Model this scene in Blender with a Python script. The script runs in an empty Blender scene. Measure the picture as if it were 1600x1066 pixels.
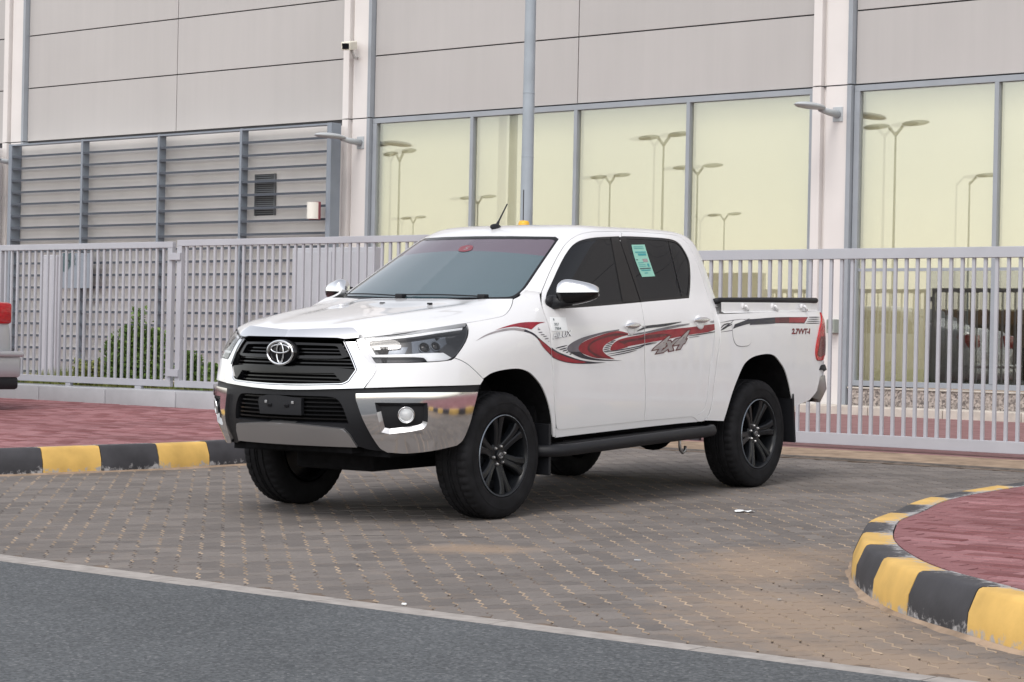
import bpy, bmesh, math, random, json
import numpy as np
from mathutils import Vector, Matrix
from mathutils.geometry import delaunay_2d_cdt
random.seed(7)
scene = bpy.context.scene
COL = scene.collection

# ------------------------------------------------------------------ camera
cam_d = bpy.data.cameras.new('camera')
cam_d.sensor_width = 36.0
cam_d.lens = 78.75
cam_d.clip_start = 0.1
cam_d.clip_end = 2000
cam = bpy.data.objects.new('camera', cam_d)
COL.objects.link(cam)
cR = Vector((0.7596949, 0.6499493, 0.0207279))
cU = Vector((-0.0150453, -0.0142989, 0.9997846))
cF = Vector((-0.6501056, 0.7598431, 0.0010841))
cam.matrix_world = Matrix(((cR.x, cU.x, -cF.x, 0), (cR.y, cU.y, -cF.y, 0), (cR.z, cU.z, -cF.z, 1.16), (0, 0, 0, 1)))
scene.camera = cam

# ------------------------------------------------------------------ light
SUN = Vector((0.22, -0.58, 0.82)).normalized()
world = bpy.data.worlds.new('World')
scene.world = world
world.use_nodes = True
wn = world.node_tree.nodes
wl = world.node_tree.links
for n in list(wn):
    wn.remove(n)
sky = wn.new('ShaderNodeTexSky')
sky.sky_type = 'NISHITA'
sky.sun_disc = False
sky.sun_elevation = math.asin(SUN.z)
sky.sun_rotation = math.atan2(SUN.x, SUN.y)
sky.altitude = 0
sky.air_density = 1.0
sky.dust_density = 0.9
sky.ozone_density = 1.0
bgn = wn.new('ShaderNodeBackground')
bgn.inputs['Strength'].default_value = 0.15
won = wn.new('ShaderNodeOutputWorld')
# thin bright overcast: the sky colour is washed out towards white
hsv = wn.new('ShaderNodeHueSaturation')
hsv.inputs['Saturation'].default_value = 0.32
hsv.inputs['Value'].default_value = 1.0
wl.new(sky.outputs[0], hsv.inputs['Color'])
warm = wn.new('ShaderNodeMix')
warm.data_type = 'RGBA'
warm.blend_type = 'MULTIPLY'
warm.inputs[0].default_value = 1.0
warm.inputs[7].default_value = (1.05, 1.0, 0.945, 1)
wl.new(hsv.outputs[0], warm.inputs[6])
wl.new(warm.outputs[2], bgn.inputs[0])
wl.new(bgn.outputs[0], won.inputs[0])
sun_d = bpy.data.lights.new('sun', 'SUN')
sun_d.energy = 0.75
sun_d.angle = math.radians(25)
sun_d.color = (1.0, 0.96, 0.92)
sun = bpy.data.objects.new('sun', sun_d)
COL.objects.link(sun)
sun.rotation_euler = SUN.to_track_quat('Z', 'Y').to_euler()
sun.location = (-20, -20, 30)
scene.view_settings.view_transform = 'Standard'
scene.view_settings.look = 'None'
scene.view_settings.gamma = 1
scene.view_settings.use_curve_mapping = False
scene.view_settings.exposure = 0.93

# ------------------------------------------------------------------ frames
# the truck and the driveway lie on a slope that rises 2.3 % towards the building
MG = Matrix(((-0.077166, -0.997015, 0.002711, -9.7400), (0.996753, -0.077208, -0.022843, 10.2230),
             (0.022985, 0.000940, 0.999735, 0.0950), (0, 0, 0, 1)))
def gz(x, y):
    return 0.095 - 0.002712 * (x + 9.74) + 0.02285 * (y - 10.223)

# ------------------------------------------------------------------ materials
def new_mat(name):
    m = bpy.data.materials.new(name)
    m.use_nodes = True
    nt = m.node_tree
    b = nt.nodes['Principled BSDF']
    return m, nt, b
def pmat(name, col, rough=0.5, metal=0.0, spec=0.5, coat=0.0, coat_rough=0.03, noise=0.0, nscale=8.0, bump=0.0, bscale=60.0, ior=1.5, bdist=0.002):
    m, nt, b = new_mat(name)
    b.inputs['Base Color'].default_value = (*col, 1)
    b.inputs['Roughness'].default_value = rough
    b.inputs['Metallic'].default_value = metal
    b.inputs['Specular IOR Level'].default_value = spec
    b.inputs['Coat Weight'].default_value = coat
    b.inputs['Coat Roughness'].default_value = coat_rough
    b.inputs['IOR'].default_value = ior
    N = nt.nodes
    L = nt.links
    tc = N.new('ShaderNodeTexCoord')
    if noise:
        t = N.new('ShaderNodeTexNoise')
        t.inputs['Scale'].default_value = nscale
        t.inputs['Detail'].default_value = 6
        L.new(tc.outputs['Object'], t.inputs['Vector'])
        mx = N.new('ShaderNodeMix')
        mx.data_type = 'RGBA'
        mx.inputs[6].default_value = tuple(max(0, c * (1 - noise)) for c in col) + (1,)
        mx.inputs[7].default_value = tuple(min(1, c * (1 + noise)) for c in col) + (1,)
        cr = N.new('ShaderNodeMapRange')
        cr.inputs['From Min'].default_value = 0.3
        cr.inputs['From Max'].default_value = 0.7
        L.new(t.outputs['Fac'], cr.inputs['Value'])
        L.new(cr.outputs[0], mx.inputs[0])
        L.new(mx.outputs[2], b.inputs['Base Color'])
    if bump:
        t = N.new('ShaderNodeTexNoise')
        t.inputs['Scale'].default_value = bscale
        t.inputs['Detail'].default_value = 5
        L.new(tc.outputs['Object'], t.inputs['Vector'])
        bp = N.new('ShaderNodeBump')
        bp.inputs['Strength'].default_value = bump
        bp.inputs['Distance'].default_value = bdist
        L.new(t.outputs['Fac'], bp.inputs['Height'])
        L.new(bp.outputs[0], b.inputs['Normal'])
    return m
def glass_mat(name, fac, tint=(1, 1, 1), refl=(1, 1, 1), rough=0.0, fresnel=False):
    m = bpy.data.materials.new(name)
    m.use_nodes = True
    N = m.node_tree.nodes
    L = m.node_tree.links
    for n in list(N):
        N.remove(n)
    o = N.new('ShaderNodeOutputMaterial')
    mx = N.new('ShaderNodeMixShader')
    t = N.new('ShaderNodeBsdfTransparent')
    t.inputs[0].default_value = (*tint, 1)
    g = N.new('ShaderNodeBsdfGlossy')
    g.inputs[0].default_value = (*refl, 1)
    g.inputs['Roughness'].default_value = rough
    if fresnel:
        f = N.new('ShaderNodeFresnel')
        f.inputs[0].default_value = 1.5
        ma = N.new('ShaderNodeMath')
        ma.operation = 'MULTIPLY_ADD'
        ma.inputs[1].default_value = 1.0
        ma.inputs[2].default_value = fac
        ma.use_clamp = True
        L.new(f.outputs[0], ma.inputs[0])
        L.new(ma.outputs[0], mx.inputs[0])
    else:
        mx.inputs[0].default_value = fac
    L.new(t.outputs[0], mx.inputs[1])
    L.new(g.outputs[0], mx.inputs[2])
    L.new(mx.outputs[0], o.inputs[0])
    return m

M = {}
M['paint'] = pmat('white_paint', (0.72, 0.725, 0.735), 0.38, coat=1.0, coat_rough=0.02, noise=0.015, nscale=3)
M['chrome'] = pmat('chrome', (0.78, 0.79, 0.81), 0.10, metal=1.0)
M['satin'] = pmat('satin_silver', (0.46, 0.46, 0.47), 0.32, metal=0.9)
M['plastic'] = pmat('black_plastic', (0.010, 0.0105, 0.013), 0.5, spec=0.3, bump=0.15, bscale=300)
M['gloss'] = pmat('gloss_black', (0.005, 0.005, 0.006), 0.15, spec=0.35)
M['void'] = pmat('dark_underside', (0.008, 0.008, 0.009), 0.9, spec=0.1, noise=0.3, nscale=20)
M['tint'] = pmat('tinted_glass', (0.010, 0.011, 0.013), 0.02, spec=0.28, ior=1.45)
M['shield'] = pmat('windscreen_glass', (0.035, 0.075, 0.090), 0.015, spec=0.9, coat=1.0, coat_rough=0.0, ior=1.7)
M['strip'] = pmat('windscreen_sun_strip', (0.10, 0.075, 0.10), 0.03, spec=0.7, coat=0.6, ior=1.5)
M['rubber'] = pmat('tyre_rubber', (0.010, 0.010, 0.0115), 0.8, spec=0.2, noise=0.35, nscale=14, bump=0.3, bscale=120)
M['rim'] = pmat('black_alloy', (0.008, 0.009, 0.011), 0.30, spec=0.3, coat=0.0)
M['hub_metal'] = pmat('bare_metal', (0.45, 0.45, 0.46), 0.35, metal=0.9)
M['red_lens'] = pmat('red_lens', (0.40, 0.005, 0.009), 0.15, coat=0.5, noise=0.2, nscale=30)
M['red_lens_dark'] = pmat('dark_red_lens', (0.13, 0.008, 0.010), 0.2, coat=0.5, noise=0.4, nscale=60)
M['drl'] = pmat('lamp_light_guide', (0.93, 0.95, 0.97), 0.15, coat=1.0)
M['reflector'] = pmat('lamp_reflector', (0.16, 0.18, 0.21), 0.25, metal=0.6)
M['housing'] = pmat('lamp_housing', (0.016, 0.018, 0.022), 0.3, coat=0.5)
M['lens'] = glass_mat('clear_lens', 0.0, fresnel=True)
M['d_red'] = pmat('decal_red', (0.235, 0.008, 0.020), 0.35, spec=.3, coat=0.35, noise=0.25, nscale=12)
M['d_red2'] = pmat('decal_deep_red', (0.085, 0.008, 0.016), 0.35, spec=.3, coat=0.35, noise=0.3, nscale=14)
M['d_dark'] = pmat('decal_charcoal', (0.018, 0.017, 0.030), 0.35, spec=.3, coat=0.35, noise=0.2, nscale=14)
M['d_grey'] = pmat('decal_grey', (0.125, 0.118, 0.138), 0.35, spec=.3, coat=0.35, noise=0.2, nscale=14)
M['d_tan'] = pmat('decal_warm_grey', (0.26, 0.235, 0.24), 0.3, coat=1.0, noise=0.2, nscale=14)
M['sticker'] = pmat('green_paper', (0.24, 0.50, 0.41), 0.5)
M['teal'] = pmat('teal_print', (0.04, 0.28, 0.30), 0.5)
M['ink'] = pmat('dark_print', (0.05, 0.09, 0.10), 0.5)
M['paper'] = pmat('white_paper', (0.82, 0.85, 0.86), 0.5)
M['red_print'] = pmat('red_print', (0.20, 0.05, 0.065), 0.4)

# ------------------------------------------------------------------ objects
def tag(o, label=None, cat=None, group=None, kind=None):
    if label: o['label'] = label
    if cat: o['category'] = cat
    if group: o['group'] = group
    if kind: o['kind'] = kind
    return o
def link(o, parent=None):
    COL.objects.link(o)
    if parent is not None:
        o.parent = parent
    return o
def empty(name, loc=(0, 0, 0), rz=0.0, mat=None):
    o = bpy.data.objects.new(name, None)
    o.empty_display_size = 0.2
    COL.objects.link(o)
    if mat is not None:
        o.matrix_world = mat
    else:
        o.location = loc
        o.rotation_euler = (0, 0, rz)
    return o
def mesh(name, V, F, mat, smooth=False):
    me = bpy.data.meshes.new(name)
    me.from_pydata([tuple(map(float, v)) for v in V], [], F)
    if mat is not None:
        me.materials.append(mat)
    if smooth:
        me.polygons.foreach_set('use_smooth', [True] * len(me.polygons))
    me.update()
    return me
def mk(name, geo, mat, parent=None, smooth=False, loc=None, sharp=None):
    V, F = geo
    me = mesh(name, V, F, mat, smooth)
    if smooth and sharp:
        me.set_sharp_from_angle(angle=math.radians(sharp))
    o = bpy.data.objects.new(name, me)
    link(o, parent)
    if loc is not None:
        o.location = loc
    return o
def join(*gs):
    V = []; F = []
    for v, f in gs:
        n = len(V)
        V += [tuple(q) for q in v]
        F += [tuple(i + n for i in q) for q in f]
    return V, F
def box(x0, x1, y0, y1, z0, z1, bev=0.0):
    if bev <= 0:
        V = [(x0, y0, z0), (x1, y0, z0), (x1, y1, z0), (x0, y1, z0), (x0, y0, z1), (x1, y0, z1), (x1, y1, z1), (x0, y1, z1)]
        return V, [(0, 3, 2, 1), (4, 5, 6, 7), (0, 1, 5, 4), (1, 2, 6, 5), (2, 3, 7, 6), (3, 0, 4, 7)]
    bm = bmesh.new()
    bmesh.ops.create_cube(bm, size=1)
    for v in bm.verts:
        v.co = ((x0 + x1) / 2 + v.co.x * (x1 - x0), (y0 + y1) / 2 + v.co.y * (y1 - y0), (z0 + z1) / 2 + v.co.z * (z1 - z0))
    bmesh.ops.bevel(bm, geom=bm.edges[:], offset=bev, segments=2, affect='EDGES', profile=0.5)
    g = ([tuple(v.co) for v in bm.verts], [tuple(v.index for v in f.verts) for f in bm.faces])
    bm.free()
    return g
def xform(geo, mat):
    return [tuple(mat @ Vector(v)) for v in geo[0]], geo[1]
def lathe(prof, n=32, axis='Y', a0=0.0, a1=2 * math.pi, cap=False):
    """prof: list of (radius, along axis)"""
    V = []; F = []
    full = abs(a1 - a0 - 2 * math.pi) < 1e-6
    m = n if full else n + 1
    for i in range(m):
        t = a0 + (a1 - a0) * i / n
        c, s = math.cos(t), math.sin(t)
        for r, h in prof:
            V.append({'Y': (r * c, h, r * s), 'Z': (r * c, r * s, h), 'X': (h, r * c, r * s)}[axis])
    k = len(prof)
    for i in range(n):
        j = (i + 1) % m
        for q in range(k - 1):
            F.append((i * k + q, j * k + q, j * k + q + 1, i * k + q + 1))
    return V, F
def tube(pts, r, n=10, cap=True, closed=False):
    pts = [Vector(p) for p in pts]
    V = []; F = []
    m = len(pts)
    rs = r if isinstance(r, (list, tuple)) else [r] * m
    up = Vector((0, 0, 1))
    for i, p in enumerate(pts):
        if closed:
            t = pts[(i + 1) % m] - pts[(i - 1) % m]
        else:
            t = pts[min(i + 1, m - 1)] - pts[max(i - 1, 0)]
        t.normalize()
        a = t.cross(up)
        if a.length < 0.05:
            a = t.cross(Vector((1, 0, 0)))
        a.normalize()
        b = a.cross(t).normalized()
        for k in range(n):
            th = 2 * math.pi * k / n
            V.append(tuple(p + (a * math.cos(th) + b * math.sin(th)) * rs[i]))
    for i in range(m if closed else m - 1):
        j = (i + 1) % m
        for k in range(n):
            q = (k + 1) % n
            F.append((i * n + k, i * n + q, j * n + q, j * n + k))
    if cap and not closed:
        F.append(tuple(range(n - 1, -1, -1)))
        F.append(tuple((m - 1) * n + k for k in range(n)))
    return V, F
def ellipsoid(c, r, nu=20, nv=12):
    V = []; F = []
    for j in range(nv + 1):
        ph = -math.pi / 2 + math.pi * j / nv
        for i in range(nu):
            th = 2 * math.pi * i / nu
            V.append((c[0] + r[0] * math.cos(ph) * math.cos(th), c[1] + r[1] * math.cos(ph) * math.sin(th), c[2] + r[2] * math.sin(ph)))
    for j in range(nv):
        for i in range(nu):
            k = (i + 1) % nu
            F.append((j * nu + i, j * nu + k, (j + 1) * nu + k, (j + 1) * nu + i))
    return V, F
def prism(pts, z0, z1):
    n = len(pts)
    V = [(p[0], p[1], z0) for p in pts] + [(p[0], p[1], z1) for p in pts]
    F = [tuple(range(n - 1, -1, -1)), tuple(range(n, 2 * n))] + [(i, (i + 1) % n, n + (i + 1) % n, n + i) for i in range(n)]
    return V, F

def pchip(xs,ys):
    xs=np.asarray(xs,float); ys=np.asarray(ys,float)
    h=np.diff(xs); 
    d=np.diff(ys,axis=0)/(h[:,None] if ys.ndim>1 else h)
    m=np.zeros_like(ys)
    m[1:-1]=(d[:-1]+d[1:])/2
    m[0]=d[0]; m[-1]=d[-1]
    def f(x):
        x=float(min(max(x,xs[0]),xs[-1])); i=int(min(max(np.searchsorted(xs,x)-1,0),len(xs)-2))
        t=(x-xs[i])/h[i]; t2=t*t; t3=t2*t
        return (2*t3-3*t2+1)*ys[i]+(t3-2*t2+t)*h[i]*m[i]+(3*t2-2*t3)*ys[i+1]+(t3-t2)*h[i]*m[i+1]
    return f
# ---- body band: plan curve (x,y) by arclength
_PL=[(-1.035,0),(-1.02,.17),(-.985,.33),(-.925,.50),(-.845,.65),(-.75,.785),(-.63,.875),(-.48,.918),(-.25,.93),(0,.932),(.3,.924),(.55,.915),(1.0,.914),(1.6,.914),(2.2,.914),(2.6,.917),(3.085,.93),(3.5,.925),(3.80,.912),(4.02,.897),(4.105,.868),(4.155,.80),(4.18,.70),(4.195,.4),(4.20,0)]
_q=np.array(_PL); _s=np.r_[0,np.cumsum(np.hypot(*np.diff(_q,axis=0).T))]
_C=pchip(_s,_q); SU=_s
def u_of_x(x): # side only
    return float(np.interp(x,_q[6:20,0],_s[6:20]))
_ZR=[.30,.45,.60,.75,.85,.95,1.05,1.12,1.19,1.25,1.31,1.37]
_UC=[0,.5,.8,.98,1.17,1.40,1.65,1.95,2.20,3.0,6.0,7.2]
_OF=[[.16,.16,.15,.13,.10,.07,.06,.05,.05,.05,.05,.05],
 [.07,.07,.08,.07,.06,.045,.035,.03,.028,.028,.028,.03],
 [.005,.01,.015,.02,.02,.015,.012,.01,.01,.01,.01,.01],
 [.0,.0,.0,.005,.005,.0,.0,.002,.002,.002,.002,.0],
 [.01,.01,.01,.015,.01,.0,-.002,.0,.0,.0,.0,.0],
 [.02,.025,.03,.035,.025,.005,.0,.0,.0,.0,.0,.0],
 [.045,.05,.07,.08,.06,.025,.008,.002,.002,.002,.0,.0],
 [.08,.09,.115,.125,.105,.06,.028,.01,.007,.007,.003,.01],
 [.15,.16,.18,.185,.17,.125,.07,.033,.022,.018,.01,.02],
 [.25,.25,.26,.26,.24,.20,.13,.07,.045,.036,.035,.05],
 [.35,.35,.35,.35,.33,.29,.21,.125,.075,.058,.07,.08],
 [.45,.45,.45,.45,.43,.39,.30,.20,.12,.085,.11,.12]]
_OF=np.array(_OF)
_rows=[pchip(_UC,r) for r in _OF]
def _norm(u):
    a=_C(max(u-.01,0) if u>.011 else 0.0); b=_C(u+.01 if u>.011 else .02)
    t=b-a; t/=np.hypot(*t)
    if u<=.011: t=np.array([0,1.])
    return np.array([-t[1],t[0]])
def off(u,z):
    return float(pchip(_ZR,[r(u) for r in _rows])(z))
def body(u,z,d=0.0):
    """u: signed arc length from the nose centre (positive = left side, y<0)"""
    s=1 if u>=0 else -1; u=abs(u)
    c=_C(u); n=_norm(u); o=off(u,z)-d
    p=c-n*o
    return np.array([p[0],-s*p[1],z])
# ---- cab surface
_wz=pchip([.30,.38,.45,.60,.75,.85,1.05,1.12,1.19,1.25,1.31,1.37,1.45,1.55,1.65,1.72,1.78,1.82,1.86,1.90,1.96,2.05],
          [.865,.875,.886,.904,.912,.914,.912,.907,.896,.878,.854,.828,.794,.751,.708,.677,.645,.608,.55,.465,.30,.002])
_tz=pchip([0,1.70,1.74,1.78,1.82,1.86,1.90,1.96,2.05],[0,1.70,1.739,1.774,1.803,1.821,1.832,1.839,1.842])
_xf=pchip([.3,1.1,1.28,1.349,1.45,1.55,1.65,1.748,1.79,1.82,1.86,1.90,1.96,2.05],[.14,.14,.16,.245,.405,.57,.735,.90,.985,1.05,1.15,1.27,1.45,1.75])
_xr=pchip([.3,1.2,1.3,1.45,1.65,1.74,1.78,1.82,1.86,1.90,1.96,2.05],[2.68,2.68,2.69,2.675,2.63,2.60,2.565,2.51,2.43,2.30,2.06,1.752])
def _cabplan(z):
    W=_wz(z); F=_xf(z); R=_xr(z)
    t=min(max((z-1.12)/.2,0),1); t=t*t*(3-2*t)
    def c(v): return W*(1-(1-v)*t)
    k=[(F,0),(F+.03,.42*W),(F+.105,.76*W),(F+.15,.85*W),(F+.21,.925*W),(F+.30,c(.972)),(F+.42,c(.992)),(F+.60,c(.999))]
    if z>1.79:
        f2=max(0.,(2.05-z)/(2.05-1.79)); k=[(F+(x-F)*f2,y) for x,y in k]
    g=max(0.,min(1.,(2.05-z)/(2.05-1.79))); 
    m=.5*(k[-1][0]+R-.25*g)
    b=min(max((z-1.35)/.35,0),1); b=1+.045*b*b*(3-2*b); b2=1+(b-1)*.35
    k+=[(m,W*b2),(R-.25*g,c(.995)*b),(R-.12*g,c(.975)*b),(R-.03*g,c(.93)*b),(R,.86*W*b),(R+.01,.6*W),(R+.015,0)]
    return k
_ca=[0,.30,.55,.63,.71,.81,.93,1.10,1.7,2.4,2.53,2.64,2.71,2.9,3.4]
def cab(a,z,d=0.0):
    s=1 if a>=0 else -1; a=abs(a)
    def raw(a,z):
        q=pchip(_ca,np.array(_cabplan(z)))(a); return np.array([q[0],q[1],_tz(z)])
    p=raw(a,z)
    if d:
        e=.01
        A=raw(min(a+e,3.4),z)-raw(max(a-e,0),z); B=raw(a,z+e)-raw(a,z-e)
        n=np.cross(A,B); n/=np.linalg.norm(n)
        # outward: away from cab centre
        if n@(p-np.array([1.7,0,1.0]))<0: n=-n
        p=p+n*d
    return np.array([p[0],-s*p[1],p[2]])

# ------------------------------------------------------------------ sampled surfaces of the pickup body (truck frame: x to the rear, y to its right, z up)
def vpchip(xs, ys, x):
    xs = np.asarray(xs, float); ys = np.asarray(ys, float); x = np.clip(np.asarray(x, float), xs[0], xs[-1])
    h = np.diff(xs)
    two = ys.ndim > 1
    d = np.diff(ys, axis=0) / (h[:, None] if two else h)
    m = np.zeros_like(ys); m[1:-1] = (d[:-1] + d[1:]) / 2; m[0] = d[0]; m[-1] = d[-1]
    i = np.clip(np.searchsorted(xs, x) - 1, 0, len(xs) - 2)
    t = (x - xs[i]) / h[i]; hh = h[i]
    if two: t = t[:, None]; hh = hh[:, None]
    t2 = t * t; t3 = t2 * t
    return (2*t3-3*t2+1)*ys[i] + (t3-2*t2+t)*hh*m[i] + (3*t2-2*t3)*ys[i+1] + (t3-t2)*hh*m[i+1]
class Surf:
    def __init__(s, us, zs, P, centre):
        s.us = us; s.zs = zs; s.P = P
        du = np.gradient(P, axis=0); dz = np.gradient(P, axis=1)
        n = np.cross(du, dz); l = np.linalg.norm(n, axis=2, keepdims=True); l[l < 1e-12] = 1; n = n / l
        w = P - np.array(centre)
        sg = np.sign((n * w).sum(2, keepdims=True)); sg[sg == 0] = 1
        s.N = n * sg
    def ev(s, u, z, d=0.0):
        u = np.asarray(u, float); z = np.asarray(z, float)
        sg = np.where(u < 0, -1.0, 1.0); a = np.abs(u)
        fi = np.clip((a - s.us[0]) / (s.us[1] - s.us[0]), 0, len(s.us) - 1.0001); fj = np.clip((z - s.zs[0]) / (s.zs[1] - s.zs[0]), 0, len(s.zs) - 1.0001)
        i = fi.astype(int); j = fj.astype(int); p = (fi - i)[:, None]; q = (fj - j)[:, None]
        def bl(T): return (T[i, j]*(1-p)*(1-q) + T[i+1, j]*p*(1-q) + T[i, j+1]*(1-p)*q + T[i+1, j+1]*p*q)
        P = bl(s.P); N = bl(s.N); N /= np.maximum(np.linalg.norm(N, axis=1, keepdims=True), 1e-9)
        P = P + N * (np.asarray(d)[:, None] if np.ndim(d) else d)
        P = P.copy(); N = N.copy(); P[:, 1] *= -sg; N[:, 1] *= -sg
        return P, N
    def at(s, u, z, d=0.0):
        P, N = s.ev([u], [z], d); return Vector(P[0]), Vector(N[0])
def make_body():
    us = np.arange(0, 7.2, .01); zs = np.arange(.28, 1.40, .01)
    C = vpchip(_s, _q, us)
    e = .012
    A = vpchip(_s, _q, np.maximum(us - e, 0)); B = vpchip(_s, _q, us + e); T = B - A; T /= np.linalg.norm(T, axis=1, keepdims=True); T[0] = (0, 1)
    n = np.stack([-T[:, 1], T[:, 0]], 1)
    R = np.array([vpchip(_UC, r, us) for r in _OF])            # rows x u
    O = vpchip(_ZR, R, zs)                                     # z x u
    P = np.zeros((len(us), len(zs), 3))
    P[:, :, 0] = C[:, None, 0] - n[:, None, 0] * O.T; P[:, :, 1] = C[:, None, 1] - n[:, None, 1] * O.T; P[:, :, 2] = zs[None, :]
    return Surf(us, zs, P, (1.6, 0, .8))
def make_cab():
    us = np.arange(0, 3.401, .01); zs = np.arange(.3, 2.051, .01)
    P = np.zeros((len(us), len(zs), 3))
    for j, z in enumerate(zs):
        k = np.array(_cabplan(float(z))); q = vpchip(_ca, k, us)
        P[:, j, :2] = q; P[:, j, 2] = _tz(float(z))
    return Surf(us, zs, P, (1.7, 0, .9))
BODY = make_body(); CAB = make_cab()

def smooth_poly(pts, sub=5, closed=True):
    n = len(pts); out = []
    P = [np.array(p[:2], float) for p in pts]; c = [len(p) > 2 for p in pts]
    for i in range(n if closed else n - 1):
        j = (i + 1) % n
        a, b = P[i], P[j]
        out.append(a)
        if c[i] and c[j]:
            L = np.linalg.norm(b - a); k = int(L / .05)
            for t in range(1, k): out.append(a + (b - a) * t / k)
            continue
        l = np.linalg.norm(b - a); k = max(1, min(sub, int(l / .01)))
        pa = P[i - 1] if (not c[i] and (closed or i > 0)) else a - (b - a)
        pb = P[(j + 1) % n] if (not c[j] and (closed or j < n - 1)) else b + (b - a)
        # centripetal-ish tangents limited by the segment length
        ma = (b - pa); mb = (pb - a)
        la = np.linalg.norm(ma) + 1e-9; lb = np.linalg.norm(mb) + 1e-9
        ma = ma / la * l if not c[i] else (b - a); mb = mb / lb * l if not c[j] else (b - a)
        for t in range(1, k):
            s = t / k
            out.append((2*s**3-3*s**2+1)*a + (s**3-2*s**2+s)*ma + (3*s**2-2*s**3)*b + (s**3-s**2)*mb)
    if not closed: out.append(P[-1])
    return out
def area(p):
    return .5 * sum(p[i-1][0]*p[i][1] - p[i][0]*p[i-1][1] for i in range(len(p)))
def inset(p, g):
    if area(p) < 0: p = p[::-1]
    n = len(p); out = []
    for i in range(n):
        a, b, c = p[i-1], p[i], p[(i+1) % n]
        e1 = b - a; e2 = c - b; l1 = np.linalg.norm(e1); l2 = np.linalg.norm(e2)
        if l1 < 1e-6 or l2 < 1e-6: out.append(b); continue
        n1 = np.array([-e1[1], e1[0]])/l1; n2 = np.array([-e2[1], e2[0]])/l2
        m = n1 + n2; lm = np.linalg.norm(m)
        if lm < .2: out.append(b); continue
        m /= lm; out.append(b + m * g / max(.5, m @ n1))
    return out
def inside(pt, poly):
    x, y = pt; r = False; n = len(poly); j = n - 1
    for i in range(n):
        xi, yi = poly[i]; xj, yj = poly[j]
        if (yi > y) != (yj > y) and x < (xj - xi) * (y - yi) / (yj - yi + 1e-15) + xi: r = not r
        j = i
    return r
def inside_v(X, Y, poly):
    r = np.zeros(len(X), bool); n = len(poly); j = n - 1
    for i in range(n):
        xi, yi = poly[i]; xj, yj = poly[j]
        m = ((yi > Y) != (yj > Y)) & (X < (xj - xi) * (Y - yi) / (yj - yi + 1e-15) + xi)
        r ^= m; j = i
    return r
def region(outer, holes=(), clip=None, grid=.03):
    """triangulate a flat region with interior points; returns 2-D points, triangles, boundary loops"""
    loops = [outer] + list(holes) + ([clip] if clip is not None else [])
    V = []; E = []
    for lp in loops:
        b = len(V); V += [tuple(p) for p in lp]; E += [(b + i, b + (i + 1) % len(lp)) for i in range(len(lp))]
    o = np.array(outer); x0, y0 = o.min(0); x1, y1 = o.max(0)
    gx = np.arange(x0 + grid*.5, x1, grid); gy = np.arange(y0 + grid*.5, y1, grid)
    if len(gx) and len(gy):
        X, Y = np.meshgrid(gx, gy); X = X.ravel() ; Y = Y.ravel()
        X = X + (np.arange(len(X)) // max(1, len(gx)) % 2) * grid * .5
        m = inside_v(X, Y, outer)
        for h in holes: m &= ~inside_v(X, Y, h)
        if clip is not None: m &= inside_v(X, Y, clip)
        X = X[m]; Y = Y[m]
        B = np.array(V)
        if len(X):
            keep = np.ones(len(X), bool)
            for s in range(0, len(X), 500):
                d = np.hypot(X[s:s+500, None] - B[None, :, 0], Y[s:s+500, None] - B[None, :, 1]).min(1); keep[s:s+500] = d > grid * .45
            V += list(zip(X[keep].tolist(), Y[keep].tolist()))
    r = delaunay_2d_cdt([Vector(v) for v in V], E, [], 0, 1e-6)
    pv = np.array([tuple(v) for v in r[0]]); F = [tuple(f) for f in r[2]]
    if not F: return pv, []
    C = np.array([pv[list(f)].mean(0) for f in F])
    m = inside_v(C[:, 0], C[:, 1], outer)
    for h in holes: m &= ~inside_v(C[:, 0], C[:, 1], h)
    if clip is not None: m &= inside_v(C[:, 0], C[:, 1], clip)
    F = [f for f, k in zip(F, m) if k]
    return pv, F
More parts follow.
